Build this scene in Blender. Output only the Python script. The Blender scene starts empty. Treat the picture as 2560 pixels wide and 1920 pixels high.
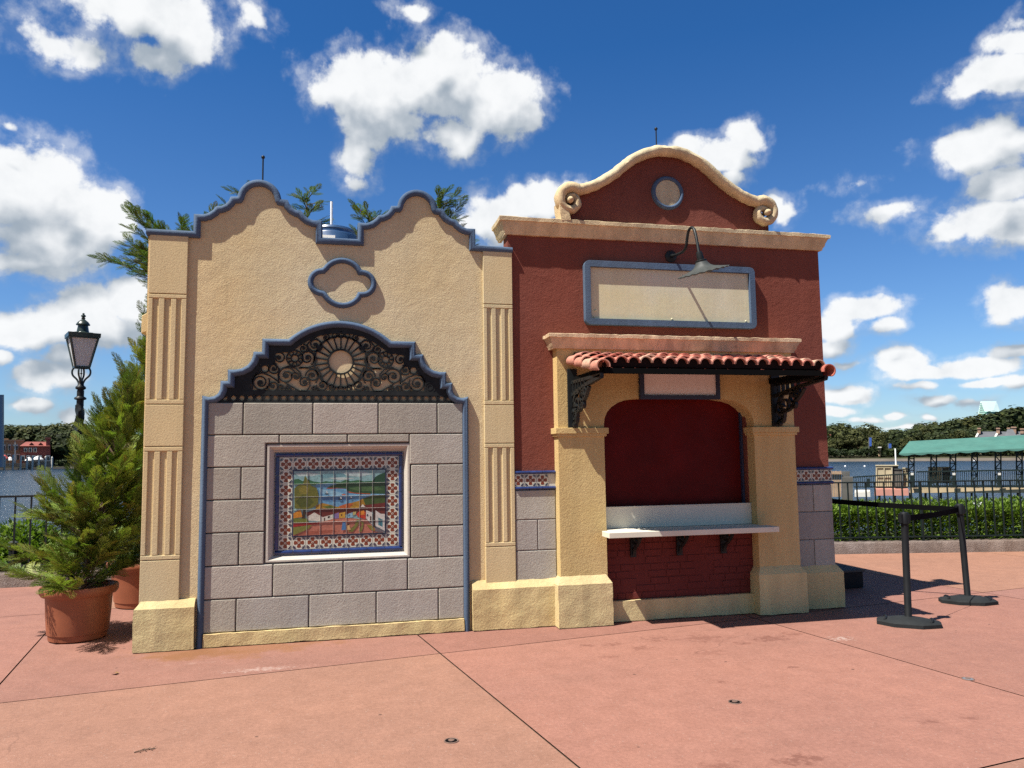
import bpy, math, random
from math import sin, cos, pi, radians as R, sqrt, atan2, asin
from mathutils import Vector, Matrix, noise as mnoise
from mathutils.geometry import tessellate_polygon
random.seed(7)
scene = bpy.context.scene
COL = scene.collection

# ------------------------------------------------------------------ camera
FPX = 1920.0                       # focal length in pixels of the 2560 px wide photograph
YAW, PIT, ROL = -0.224490193, 0.0912739987, -0.0127978952
CZ = 1.6
_cy, _sy = cos(YAW), sin(YAW)
FWD = Vector((-_sy*cos(PIT), _cy*cos(PIT), sin(PIT)))
_r = Vector((_cy, _sy, 0)); _u = _r.cross(FWD)
RGT = _r*cos(ROL) + _u*sin(ROL)
UPV = -_r*sin(ROL) + _u*cos(ROL)
cam_d = bpy.data.cameras.new('camera'); cam = bpy.data.objects.new('camera', cam_d); COL.objects.link(cam)
cam_d.sensor_width = 36; cam_d.lens = 36*FPX/2560; cam_d.clip_start = .05; cam_d.clip_end = 6000
cam.matrix_world = Matrix(((RGT.x, UPV.x, -FWD.x, 0), (RGT.y, UPV.y, -FWD.y, 0), (RGT.z, UPV.z, -FWD.z, CZ), (0, 0, 0, 1)))
scene.camera = cam

def ray(px, py): return FWD*FPX + RGT*(px-1280) - UPV*(py-960)
def at(px, py, Y):                 # surveyed point on the plane at depth Y
    d = ray(px, py); t = Y/d.y; return Vector((d.x*t, Y, CZ+d.z*t))
def gnd(px, py, z=0.0):
    d = ray(px, py); t = (z-CZ)/d.z; return Vector((d.x*t, d.y*t, z))

# ------------------------------------------------------------------ colours and materials
def lin(r, g, b):
    f = lambda c: (c/255/12.92) if c/255 <= .04045 else ((c/255+.055)/1.055)**2.4
    return (f(r), f(g), f(b))

class NT:
    def __init__(self, tree): self.t = tree; self.n = tree.nodes; self.l = tree.links
    def new(self, typ, **kw):
        nd = self.n.new(typ)
        for k, v in kw.items(): setattr(nd, k, v)
        return nd
    def put(self, sock, v):
        if isinstance(v, bpy.types.NodeSocket): self.l.new(v, sock)
        elif isinstance(v, (tuple, list, Vector)) and len(v) == 3 and sock.type == 'RGBA': sock.default_value = (*v, 1)
        else: sock.default_value = v
    def math(self, op, a, b=None, c=None, clamp=False):
        nd = self.new('ShaderNodeMath', operation=op); nd.use_clamp = clamp
        self.put(nd.inputs[0], a)
        if b is not None: self.put(nd.inputs[1], b)
        if c is not None: self.put(nd.inputs[2], c)
        return nd.outputs[0]
    def vmath(self, op, a, b=None):
        nd = self.new('ShaderNodeVectorMath', operation=op); self.put(nd.inputs[0], a)
        if b is not None: self.put(nd.inputs[1], b)
        return nd.outputs['Value'] if op in ('LENGTH', 'DOT_PRODUCT', 'DISTANCE') else nd.outputs[0]
    def noise(self, vec, scale, detail=4, rough=.55, dist=0.0):
        nd = self.new('ShaderNodeTexNoise'); self.put(nd.inputs['Vector'], vec)
        nd.inputs['Scale'].default_value = scale; nd.inputs['Detail'].default_value = detail
        nd.inputs['Roughness'].default_value = rough; nd.inputs['Distortion'].default_value = dist
        return nd.outputs['Fac']
    def mapping(self, vec, loc=(0, 0, 0), rot=(0, 0, 0), scale=(1, 1, 1)):
        nd = self.new('ShaderNodeMapping'); self.put(nd.inputs[0], vec)
        nd.inputs[1].default_value = loc; nd.inputs[2].default_value = rot; nd.inputs[3].default_value = scale
        return nd.outputs[0]
    def range(self, v, a, b, c=0.0, d=1.0, smooth=False):
        nd = self.new('ShaderNodeMapRange'); nd.interpolation_type = 'SMOOTHSTEP' if smooth else 'LINEAR'
        self.put(nd.inputs[0], v)
        for i, x in enumerate((a, b, c, d)): self.put(nd.inputs[1+i], x)
        return nd.outputs[0]
    def mix(self, f, a, b, mode='MIX'):
        nd = self.new('ShaderNodeMix'); nd.data_type = 'RGBA'; nd.blend_type = mode
        self.put(nd.inputs[0], f); self.put(nd.inputs[6], a); self.put(nd.inputs[7], b)
        return nd.outputs[2]

def newmat(name):
    m = bpy.data.materials.new(name); m.use_nodes = True
    nt = NT(m.node_tree); b = m.node_tree.nodes['Principled BSDF']
    return m, nt, b

def wpos(nt): return nt.new('ShaderNodeNewGeometry').outputs['Position']

def stucco(name, c1, c2, rough=.9, bump=((34, .0030), (85, .0040), (210, .002)), streak=.10, big=1.1, wear=None, spec=.2, contrast=1.0, runs=0):
    m, nt, b = newmat(name); p = wpos(nt)
    f = nt.range(nt.noise(p, big, 5, .6), .5-.2/contrast, .5+.2/contrast)
    col = nt.mix(f, c1, c2)
    s = nt.noise(nt.mapping(p, scale=(7, 7, .55)), 1.0, 5, .65)
    col = nt.mix(1.0, col, nt.mix(nt.range(s, .35, .7), (1-streak,)*3, (1+streak*.4,)*3), 'MULTIPLY')
    lf = nt.noise(p, .45, 3, .5, .6)
    col = nt.mix(1.0, col, nt.mix(nt.range(lf, .38, .62), (1.03, .99, .93), (.95, .985, 1.02)), 'MULTIPLY')
    g = nt.noise(p, 55, 3, .6)
    col = nt.mix(1.0, col, nt.mix(nt.range(g, .3, .7), (.93,)*3, (1.05,)*3), 'MULTIPLY')
    if runs:
        rs_ = nt.noise(nt.mapping(p, scale=(11, 11, .32)), 1.0, 6, .7)
        brk = nt.range(nt.noise(p, 1.7, 3), .42, .62)
        col = nt.mix(nt.math('MULTIPLY', nt.range(rs_, .60, .74), nt.math('MULTIPLY', brk, runs)), col, tuple(c*.55 for c in c1))
        cv = nt.new('ShaderNodeTexVoronoi'); cv.feature = 'DISTANCE_TO_EDGE'; cv.inputs['Scale'].default_value = 1.3
        wn = nt.new('ShaderNodeTexNoise'); nt.put(wn.inputs['Vector'], p); wn.inputs['Scale'].default_value = 4; wn.inputs['Detail'].default_value = 5
        nt.put(cv.inputs['Vector'], nt.vmath('ADD', p, nt.vmath('MULTIPLY', wn.outputs['Color'], (.25, .25, .25))))
        cm = nt.range(nt.noise(p, .9, 2), .52, .60)
        col = nt.mix(nt.math('MULTIPLY', nt.range(cv.outputs['Distance'], .0025, .006, .22, 0), cm), col, tuple(c*.45 for c in c1))
    if wear:
        w = nt.noise(p, 9, 8, .7)
        col = nt.mix(nt.range(w, .62, .72), col, wear)
    nt.put(b.inputs['Base Color'], col); b.inputs['Roughness'].default_value = rough
    b.inputs['Specular IOR Level'].default_value = spec
    nrm = None
    for sc, d in bump:
        bn = nt.new('ShaderNodeBump'); bn.inputs['Strength'].default_value = 1.0; bn.inputs['Distance'].default_value = d
        nt.put(bn.inputs['Height'], nt.noise(p, sc, 5, .6, .3))
        if nrm is not None: nt.put(bn.inputs['Normal'], nrm)
        nrm = bn.outputs[0]
    if nrm is not None: nt.put(b.inputs['Normal'], nrm)
    return m

def plain(name, c, rough=.5, metal=0.0, var=.12, vs=6.0, spec=.5, bump=None, coat=0.0):
    m, nt, b = newmat(name); p = wpos(nt)
    n = nt.noise(p, vs, 5, .6)
    col = nt.mix(1.0, c, nt.mix(nt.range(n, .3, .7), (1-var,)*3, (1+var,)*3), 'MULTIPLY')
    nt.put(b.inputs['Base Color'], col)
    nt.put(b.inputs['Roughness'], nt.range(nt.noise(p, vs*3, 4), .3, .7, max(0, rough-.08), min(1, rough+.08)))
    b.inputs['Metallic'].default_value = metal; b.inputs['Specular IOR Level'].default_value = spec
    b.inputs['Coat Weight'].default_value = coat
    if bump:
        bn = nt.new('ShaderNodeBump'); bn.inputs['Distance'].default_value = bump[1]
        nt.put(bn.inputs['Height'], nt.noise(p, bump[0], 5, .6)); nt.put(b.inputs['Normal'], bn.outputs[0])
    return m

def colmat(name, rough=.6, trans=0.0, spec=.3, var=0.0, vs=30, coat=0.0):
    m, nt, b = newmat(name)
    a = nt.new('ShaderNodeVertexColor'); a.layer_name = 'Col'; col = a.outputs[0]
    if var:
        n = nt.noise(nt.mapping(wpos(nt), scale=(1, 1, 1.6)), vs, 5, .7, .6)
        col = nt.mix(1.0, col, nt.mix(nt.range(n, .25, .75), (1-var,)*3, (1+var,)*3), 'MULTIPLY')
    nt.put(b.inputs['Base Color'], col); b.inputs['Roughness'].default_value = rough
    b.inputs['Specular IOR Level'].default_value = spec; b.inputs['Coat Weight'].default_value = coat
    if trans:
        t = nt.new('ShaderNodeBsdfTranslucent'); nt.put(t.inputs[0], nt.mix(1.0, col, (1.1, 1.3, .5), 'MULTIPLY'))
        mx = nt.new('ShaderNodeMixShader'); mx.inputs[0].default_value = trans
        nt.l.new(b.outputs[0], mx.inputs[1]); nt.l.new(t.outputs[0], mx.inputs[2])
        nt.l.new(mx.outputs[0], m.node_tree.nodes['Material Output'].inputs[0])
    return m

CREAM1, CREAM2 = (.60, .455, .245), (.595, .485, .305)
M = {}
M['cream'] = stucco('cream_stucco', CREAM1, CREAM2, big=.9, streak=.05, runs=.35, bump=((4.5, .009), (34, .0016), (90, .0040), (210, .002)))
M['pilaster'] = stucco('pilaster_stucco', (.565, .44, .24), (.58, .465, .275), bump=((70, .0022), (170, .0014)), streak=.08)
M['plinth'] = stucco('plinth_stucco', (.62, .50, .245), (.58, .44, .23), bump=((16, .004), (55, .0045), (160, .0025)), streak=.18, big=2.2)
M['niche'] = stucco('niche_plaster', (.58, .45, .265), (.62, .49, .30), bump=((60, .002),), streak=.05)
M['red'] = stucco('red_stucco', (.175, .050, .033), (.20, .062, .044), bump=((5, .008), (30, .004), (75, .0042), (190, .002)), streak=.10, runs=.4)
M['blue'] = stucco('blue_trim_paint', (.066, .102, .165), (.09, .132, .20), rough=.75, bump=((60, .003), (160, .0015)), streak=.18, spec=.15)
M['stone'] = stucco('grey_block_stucco', (.345, .315, .27), (.39, .36, .315), bump=((24, .003), (70, .0042), (190, .0022)), streak=.07, big=1.6)
M['blocks'] = stucco('grey_block_stucco_tinted', (.345, .318, .275), (.385, .356, .312), bump=((24, .003), (70, .0042), (190, .0022)), streak=.09, big=2.2)
def tint_by_block(m):
    nt = NT(m.node_tree); b = m.node_tree.nodes['Principled BSDF']; src = b.inputs['Base Color'].links[0].from_socket
    a = nt.new('ShaderNodeVertexColor'); a.layer_name = 'Col'; nt.put(b.inputs['Base Color'], nt.mix(1.0, src, a.outputs[0], 'MULTIPLY'))
tint_by_block(M['blocks'])
M['mortar'] = stucco('mortar_joint', (.27, .235, .21), (.31, .27, .245), bump=((60, .003),))
M['trimcream'] = stucco('cream_moulding', (.62, .51, .32), (.58, .44, .265), bump=((25, .005), (90, .004)), streak=.25, wear=(.44, .33, .22))
M['pinkcornice'] = stucco('weathered_cornice', (.64, .51, .33), (.60, .43, .29), bump=((25, .005), (90, .004)), streak=.34, wear=(.30, .19, .13))
M['ochre'] = stucco('ochre_stucco', (.56, .395, .165), (.58, .425, .20), bump=((34, .003), (80, .0045), (200, .002)), streak=.13)
M['shutter'] = plain('dark_red_shutter', (.085, .0035, .0025), .5, var=.25, vs=2.5, spec=.12)
M['brick'] = stucco('red_painted_brick', (.125, .022, .017), (.15, .032, .025), bump=((60, .003),), rough=.85)
M['iron'] = plain('black_iron', (.010, .012, .0125), .5, var=.3, spec=.3)
M['grille'] = plain('dark_grille_paint', (.013, .0145, .0145), .6, var=.35, vs=12, spec=.2)
M['panel'] = stucco('cream_sign_panel', (.58, .525, .325), (.59, .56, .43), rough=.6, bump=((4, .003),), streak=.10, big=1.6, spec=.4)
M['pinkpanel'] = stucco('pale_pink_panel', (.80, .72, .69), (.80, .74, .71), rough=.5, bump=((6, .002),), streak=.04)
M['navy'] = plain('navy_frame', (.020, .028, .060), .55)
M['white'] = plain('white_counter', (.62, .58, .475), .55, var=.05, spec=.15)
M['blueglaze'] = plain('blue_glazed_tile', (.018, .034, .115), .2, var=.3, vs=14, spec=.5, coat=.2)
M['grout'] = plain('white_grout', (.50, .49, .44), .8)
M['glaze'] = colmat('painted_glazed_tile', .22, 0, .5, .14, 60, .25)
M['painting'] = colmat('tile_painting', .25, 0, .5, .45, 45, .2)
M['gunmetal'] = plain('gunmetal_lamp', (.045, .050, .048), .6, var=.2, spec=.3)
M['needles'] = colmat('conifer_needles', .5, .36, .35, .15, 9)
M['leaf'] = colmat('hedge_leaves', .5, .32, .22, .15, 6)
M['farleaf'] = colmat('far_leaves', .7, .12, .2, .25, .4)
M['bark'] = stucco('bark', (.10, .065, .045), (.15, .10, .07), bump=((40, .01),))
M['terracotta'] = plain('terracotta_pot', (.25, .080, .038), .5, var=.13, vs=5, spec=.35)
M['soil'] = stucco('soil', (.045, .032, .024), (.07, .05, .035), bump=((30, .02),))
M['black'] = plain('black_plastic', (.008, .009, .0105), .6, var=.25, spec=.2)
M['rubber'] = plain('black_rubber', (.015, .017, .018), .8, var=.3, bump=(80, .002), spec=.25)
M['belt'] = plain('black_webbing', (.0035, .0035, .004), .9, spec=.05)
M['fence'] = plain('dark_green_fence', (.008, .015, .013), .5, var=.25, spec=.3)
M['concrete'] = stucco('exposed_aggregate_kerb', (.17, .125, .105), (.27, .215, .19), bump=((60, .020), (160, .006)), streak=.2, big=5, wear=(.36, .31, .28))
M['tank'] = plain('blue_tank_plastic', (.035, .085, .19), .4)
M['pvc'] = plain('white_pvc', (.8, .8, .8), .4)
M['steel'] = plain('galvanised_steel', (.30, .30, .30), .45, metal=.6)
M['canvas'] = plain('green_canvas', (.055, .155, .125), .6, var=.14, vs=1.2)
M['deckwood'] = plain('beige_deck', (.42, .32, .19), .8, var=.15, vs=1.5)
M['pinkdeck'] = plain('pink_ramp', (.45, .20, .15), .8, var=.15, vs=1.5)
M['crate'] = plain('tan_crate_boards', (.36, .31, .20), .8, var=.2, vs=2)
M['darkwood'] = plain('grey_weathered_wood', (.085, .078, .066), .85, var=.3, vs=2.5)
M['palewood'] = plain('tan_cedar', (.33, .22, .135), .85, var=.2, vs=2.5)  # tan wood of the enclosure's front boards
M['farwall'] = plain('tan_render', (.33, .22, .13), .85, var=.12, vs=.3)
M['farbrick'] = plain('red_render', (.19, .045, .035), .85, var=.15, vs=.3)
M['farroof'] = plain('red_roof', (.22, .06, .045), .8, var=.2, vs=.5)
M['farwhite'] = plain('white_render', (.55, .52, .46), .8, var=.08, vs=.3)
M['fardark'] = plain('dark_glass', (.02, .022, .025), .3)
M['slate'] = plain('slate_roof', (.09, .095, .105), .75, var=.2, vs=.4)
M['chimney'] = plain('tan_chimney_brick', (.27, .17, .12), .85)
M['turq'] = plain('pale_turquoise_metal', (.74, .90, .84), .5, var=.04, vs=.05)
M['turqd'] = plain('green_louvre', (.10, .30, .23), .6, var=.1, vs=.3)
M['banner'] = plain('blue_banner', (.02, .07, .30), .7)
M['greyslab'] = plain('grey_blue_panel', (.16, .20, .27), .6, var=.05, vs=.05)
M['shorewall'] = plain('pale_seawall', (.22, .18, .145), .9, var=.2, vs=.2)
M['redcloth'] = plain('red_umbrella_cloth', (.45, .07, .06), .8)
M['whitecloth'] = plain('white_umbrella_cloth', (.72, .70, .66), .8)

def glass_mat():
    m, nt, b = newmat('frosted_lantern_glass')
    b.inputs['Base Color'].default_value = (.82, .84, .84, 1); b.inputs['Roughness'].default_value = .38
    b.inputs['Transmission Weight'].default_value = .35
    bn = nt.new('ShaderNodeBump'); bn.inputs['Distance'].default_value = .004
    nt.put(bn.inputs['Height'], nt.noise(wpos(nt), 70, 3)); nt.put(b.inputs['Normal'], bn.outputs[0])
    return m
M['glass'] = glass_mat()

def plaza_mat():
    m, nt, b = newmat('coloured_concrete'); p = wpos(nt)
    a = nt.new('ShaderNodeVertexColor'); a.layer_name = 'Col'; col = nt.mix(1.0, a.outputs[0], (1.05, 1.03, 1.01), 'MULTIPLY')
    n1 = nt.noise(p, .9, 6, .62); n2 = nt.noise(p, 6, 6, .65); n3 = nt.noise(p, 38, 6, .72)
    col = nt.mix(1.0, col, nt.mix(nt.range(n1, .32, .68), (.93, .94, .95), (1.06, 1.05, 1.03)), 'MULTIPLY')
    col = nt.mix(1.0, col, nt.mix(nt.range(n2, .3, .7), (.91, .90, .89), (1.07, 1.07, 1.07)), 'MULTIPLY')
    col = nt.mix(1.0, col, nt.mix(nt.range(n3, .3, .7), (.82,)*3, (1.15,)*3), 'MULTIPLY')
    # long faint wear streaks along the walking direction
    st = nt.noise(nt.mapping(p, rot=(0, 0, -.16), scale=(.5, 3.2, 1)), 1.0, 6, .7)
    col = nt.mix(nt.range(st, .56, .74, 0, .22), col, (.25, .145, .11))
    # dark damp spots
    def spot(x, y, rx, ry, colr, amt, ns=9.0, thr=.25):
        nonlocal col
        d = nt.vmath('LENGTH', nt.mapping(p, loc=(-x/rx, -y/ry, 0), scale=(1/rx, 1/ry, 0)))
        k = nt.math('SUBTRACT', nt.noise(p, ns, 6, .65), nt.math('MULTIPLY', d, .42))
        col = nt.mix(nt.range(k, thr-.1, thr+.12, 0, amt, True), col, colr)
    spot(-.85, 7.0, 1.0, .45, (.22, .098, .04), .6, 3.5, .22)       # rust wash below the wall
    spot(-1.15, 6.9, .5, .25, (.19, .085, .035), .6, 5, .25)
    spot(-.55, 6.28, .75, .16, (.40, .30, .26), .6, 30, .42)         # pale scuffs
    spot(-1.1, 6.6, .5, .08, (.34, .21, .17), .4, 14, .40)
    spot(4.2, 5.93, .35, .22, (.40, .31, .27), .8, 24, .45)
    for (x, y, r_, s) in ((2.36, 3.73, .16, .8), (1.92, 3.75, .16, .6), (3.64, 6.1, .22, .75), (2.26, 6.28, .12, .7), (3.08, 6.26, .3, .5), (3.33, 6.02, .12, .6),
                       (3.3, 5.26, .07, .7), (2.63, 5.08, .07, .7), (3.41, 4.03, .09, .6), (3.69, 4.02, .07, .6), (2.05, 6.3, .1, .6), (2.45, 6.1, .13, .6), (3.9, 6.2, .15, .6),
                       (2.1, 5.9, .12, .5), (2.7, 6.35, .15, .6), (-1.95, 7.5, .42, .2), (2.9, 5.8, .2, .4)):
        spot(x, y, r_*1.5, r_*.9, (.115, .042, .03), s*.75, 16, .34)
    cv = nt.new('ShaderNodeTexVoronoi'); cv.feature = 'DISTANCE_TO_EDGE'; cv.inputs['Scale'].default_value = .42
    wn = nt.new('ShaderNodeTexNoise'); nt.put(wn.inputs['Vector'], p); wn.inputs['Scale'].default_value = 1.6; wn.inputs['Detail'].default_value = 6
    nt.put(cv.inputs['Vector'], nt.vmath('ADD', p, nt.vmath('MULTIPLY', wn.outputs['Color'], (.5, .5, 0))))
    col = nt.mix(nt.math('MULTIPLY', nt.range(cv.outputs['Distance'], .0006, .0018, .25, 0), nt.range(nt.noise(p, .5, 2), .52, .58)), col, (.07, .035, .028))
    dr = nt.noise(p, 2.6, 7, .72)
    col = nt.mix(nt.range(dr, .60, .74, 0, .22), col, (.15, .075, .058))
    v = nt.new('ShaderNodeTexVoronoi'); v.inputs['Scale'].default_value = 3.1; nt.put(v.inputs['Vector'], p)
    col = nt.mix(nt.range(v.outputs['Distance'], .025, .045, .8, 0), col, (.06, .035, .028))
    v2 = nt.new('ShaderNodeTexVoronoi'); v2.inputs['Scale'].default_value = 26; nt.put(v2.inputs['Vector'], p)
    col = nt.mix(nt.range(v2.outputs['Distance'], .06, .16, .45, 0), col, (.34, .26, .22))
    nt.put(b.inputs['Base Color'], col)
    nt.put(b.inputs['Roughness'], nt.range(n2, .3, .7, .68, .86)); b.inputs['Specular IOR Level'].default_value = .22
    b1 = nt.new('ShaderNodeBump'); b1.inputs['Distance'].default_value = .006; nt.put(b1.inputs['Height'], n2)
    b2 = nt.new('ShaderNodeBump'); b2.inputs['Distance'].default_value = .003; nt.put(b2.inputs['Height'], nt.noise(p, 130, 3))
    nt.put(b2.inputs['Normal'], b1.outputs[0]); nt.put(b.inputs['Normal'], b2.outputs[0])
    return m
M['plaza'] = plaza_mat()

def water_mat():
    m, nt, b = newmat('lake_water'); p = wpos(nt)
    b.inputs['Base Color'].default_value = (.012, .028, .045, 1); b.inputs['Roughness'].default_value = .2
    b.inputs['IOR'].default_value = 1.33; b.inputs['Specular IOR Level'].default_value = .5
    h = nt.math('ADD', nt.noise(nt.mapping(p, rot=(0, 0, .3), scale=(1, 1.6, 1)), .9, 5, .6), nt.math('MULTIPLY', nt.noise(p, .12, 3), 1.5))
    bn = nt.new('ShaderNodeBump'); bn.inputs['Distance'].default_value = .55; bn.inputs['Strength'].default_value = 1.0
    nt.put(bn.inputs['Height'], h); nt.put(b.inputs['Normal'], bn.outputs[0])
    return m
M['water'] = water_mat()
M['bank'] = stucco('bank_soil', (.030, .028, .016), (.05, .05, .026), bump=((8, .05),), big=.8)
M['farland'] = stucco('far_ground', (.035, .045, .018), (.085, .07, .045), bump=(), big=.05)

# ------------------------------------------------------------------ mesh builder
def wloc(o):
    v = Vector((0, 0, 0))
    while o is not None: v += o.location; o = o.parent
    return v

class MB:
    def __init__(self): self.v = []; self.f = []; self.c = []; self.cur = None
    def face(self, pts):
        i = len(self.v); self.v.extend([tuple(p) for p in pts]); self.f.append(tuple(range(i, i+len(pts)))); self.c.append(self.cur)
    def raw(self, vs, fs):
        i = len(self.v); self.v.extend([tuple(p) for p in vs])
        for f in fs: self.f.append(tuple(i+k for k in f)); self.c.append(self.cur)
    def hexa(self, c, cell=None, amp=0.0, seed=0.0):
        # c: 8 corners, bottom (front-left, front-right, back-right, back-left) then top
        c = [Vector(p) for p in c]
        sides = ((0, 1, 5, 4), (1, 2, 6, 5), (2, 3, 7, 6), (3, 0, 4, 7), (4, 5, 6, 7), (3, 2, 1, 0))
        if not cell:
            self.raw(c, sides); return
        for s in sides:
            a, b, d, e = (c[k] for k in s)
            nu = max(1, int(max((b-a).length, (d-e).length)/cell)); nv = max(1, int(max((e-a).length, (d-b).length)/cell))
            vs = []
            for j in range(nv+1):
                for i in range(nu+1):
                    u, w = i/nu, j/nv
                    q = (a*(1-u)+b*u)*(1-w) + (e*(1-u)+d*u)*w
                    if amp:
                        q = q + (mnoise.noise_vector(q*9+Vector((seed, 0, 0)))*.65 + mnoise.noise_vector(q*28)*.35)*amp
                    vs.append(q)
            fs = [(j*(nu+1)+i, j*(nu+1)+i+1, (j+1)*(nu+1)+i+1, (j+1)*(nu+1)+i) for j in range(nv) for i in range(nu)]
            self.raw(vs, fs)
    def box(self, x0, x1, y0, y1, z0, z1, cell=None, amp=0.0):
        self.hexa([(x0, y0, z0), (x1, y0, z0), (x1, y1, z0), (x0, y1, z0), (x0, y0, z1), (x1, y0, z1), (x1, y1, z1), (x0, y1, z1)], cell, amp)
    def bar(self, p, q, w, h=None):
        p, q = Vector(p), Vector(q); d = (q-p).normalized(); h = h or w
        a = d.cross(Vector((0, 0, 1)))
        if a.length < .01: a = Vector((1, 0, 0))
        a.normalize(); b = a.cross(d).normalized()
        a *= w/2; b *= h/2
        self.raw([p-a-b, p+a-b, p+a+b, p-a+b, q-a-b, q+a-b, q+a+b, q-a+b], ((0, 1, 2, 3), (7, 6, 5, 4), (0, 4, 5, 1), (1, 5, 6, 2), (2, 6, 7, 3), (3, 7, 4, 0)))
    def tube(self, path, r, n=8, cap=True, sq=None):
        P = [Vector(p) for p in path]; k = len(P); rr = r if isinstance(r, (list, tuple)) else [r]*k
        ref = None; vs = []
        for i in range(k):
            d = (P[min(i+1, k-1)]-P[max(i-1, 0)]).normalized()
            if ref is None:
                ref = d.cross(Vector((0, 0, 1)))
                if ref.length < .05: ref = d.cross(Vector((0, 1, 0)))
            a = (ref - d*ref.dot(d)).normalized(); ref = a; b = d.cross(a)
            for j in range(n):
                t = 2*pi*j/n; vs.append(P[i] + (a*cos(t)+b*sin(t))*rr[i])
        fs = [(i*n+j, i*n+(j+1) % n, (i+1)*n+(j+1) % n, (i+1)*n+j) for i in range(k-1) for j in range(n)]
        if cap: fs += [tuple(range(n))[::-1], tuple((k-1)*n+j for j in range(n))]
        self.raw(vs, fs)
    def lathe(self, prof, c=(0, 0), n=24, wob=None):
        vs = []
        for (r, z) in prof:
            for j in range(n):
                t = 2*pi*j/n; q = r*(wob(t) if wob else 1); vs.append((c[0]+q*cos(t), c[1]+q*sin(t), z))
        k = len(prof)
        fs = [(i*n+j, i*n+(j+1) % n, (i+1)*n+(j+1) % n, (i+1)*n+j) for i in range(k-1) for j in range(n)]
        if prof[0][0] > 1e-4: fs.append(tuple(range(n))[::-1])
        if prof[-1][0] > 1e-4: fs.append(tuple((k-1)*n+j for j in range(n)))
        self.raw(vs, fs)
    def plate(self, outer, y0, y1, holes=()):          # polygon in XZ, y0 front .. y1 back
        loops = [outer] + list(holes)
        if not holes:
            n = len(outer)
            self.raw([(x, y0, z) for x, z in outer] + [(x, y1, z) for x, z in outer],
                     [tuple(range(n))[::-1], tuple(range(n, 2*n))] + [(i, (i+1) % n, n+(i+1) % n, n+i) for i in range(n)])
            return
        flat = [p for l in loops for p in l]; n = len(flat)
        tris = tessellate_polygon([[Vector((x, z, 0)) for x, z in l] for l in loops])
        fs = [tuple(t)[::-1] for t in tris] + [tuple(n+k for k in t) for t in tris]
        o = 0
        for l in loops:
            m = len(l)
            fs += [(o+i, o+(i+1) % m, n+o+(i+1) % m, n+o+i) for i in range(m)]; o += m
        self.raw([(x, y0, z) for x, z in flat] + [(x, y1, z) for x, z in flat], fs)
    def sweep(self, path, prof, closed=False, plane='XZ', base=0.0):
        # path in a plane, prof = (u along the path's left normal, v out of the plane)
        k = len(path); P = [Vector((a, b)) for a, b in path]; vs = []
        for i in range(k):
            if closed: a, b = P[(i-1) % k], P[(i+1) % k]
            else: a, b = P[max(i-1, 0)], P[min(i+1, k-1)]
            d1 = (P[i]-a); d2 = (b-P[i])
            if d1.length < 1e-9: d1 = d2
            if d2.length < 1e-9: d2 = d1
            d1.normalize(); d2.normalize()
            n1 = Vector((-d1.y, d1.x)); n2 = Vector((-d2.y, d2.x))
            m = (n1+n2)/max(.35, 1+n1.dot(n2))
            for u, v in prof:
                q = P[i]+m*u
                vs.append((q.x, base-v, q.y) if plane == 'XZ' else (q.x, q.y, base+v))
        n = len(prof)
        fs = [(i*n+j, i*n+(j+1) % n, ((i+1) % k)*n+(j+1) % n, ((i+1) % k)*n+j) for i in range(k if closed else k-1) for j in range(n)]
        if not closed: fs += [tuple(range(n))[::-1], tuple((k-1)*n+j for j in range(n))]
        self.raw(vs, fs)
    def ribbon(self, path, w, y0, y1, closed=False): # flat iron strip in XZ
        self.sweep(path, [(-w/2, 0), (w/2, 0), (w/2, y0-y1), (-w/2, y0-y1)], closed, 'XZ', y0)
    def shift(self, fn): self.v = [tuple(fn(Vector(p))) for p in self.v]
    def build(self, name, mat, parent=None, smooth=None, bevel=0.0, label=None):
        me = bpy.data.meshes.new(name)
        off = wloc(parent) if parent is not None else Vector((0, 0, 0))
        ox, oy, oz = off
        me.from_pydata([(x-ox, y-oy, z-oz) for x, y, z in self.v], [], self.f)
        if any(c is not None for c in self.c):
            ca = me.color_attributes.new('Col', 'FLOAT_COLOR', 'CORNER'); buf = []
            for f, c in zip(self.f, self.c): buf.extend((*(c or (.5, .5, .5)), 1.0)*len(f))
            ca.data.foreach_set('color', buf)
        me.materials.append(mat); me.update(); me.validate()
        if smooth is not None:
            me.shade_smooth()
            if smooth < 180: me.set_sharp_from_angle(angle=R(smooth))
        o = bpy.data.objects.new(name, me); COL.objects.link(o)
        if parent is not None: o.parent = parent
        if bevel:
            b = o.modifiers.new('edge', 'BEVEL'); b.width = bevel; b.segments = 2; b.limit_method = 'ANGLE'; b.angle_limit = R(40)
        if label: o['label'] = label
        return o

def tag(o, label, cat, group=None):
    o['label'] = label; o['category'] = cat
    if group: o['group'] = group
    return o
def thing(name, label, cat, loc=(0, 0, 0), group=None):
    o = bpy.data.objects.new(name, None); COL.objects.link(o); o.location = loc; o.empty_display_size = .2
    return tag(o, label, cat, group)
def struct(o, kind='structure'): o['kind'] = kind; return o
def copy_tree(o, parent=None):
    c = o.copy(); COL.objects.link(c); c.parent = parent
    for ch in list(o.children): copy_tree(ch, c)
    return c
def arc(cx, cz, r, a0, a1, n=16): return [(cx+r*cos(R(a0+(a1-a0)*i/n)), cz+r*sin(R(a0+(a1-a0)*i/n))) for i in range(n+1)]
def mirror(half, xc): return half + [(2*xc-x, z) for x, z in half[::-1] if abs(x-xc) > 1e-6]
def half_round(w, d, n=8): return [(-w/2+w/2*cos(pi-pi*i/n)*-1 if False else -w*i/n, d*sin(pi*i/n)**.8 if 0 < i < n else 0.0) for i in range(n+1)]
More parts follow.
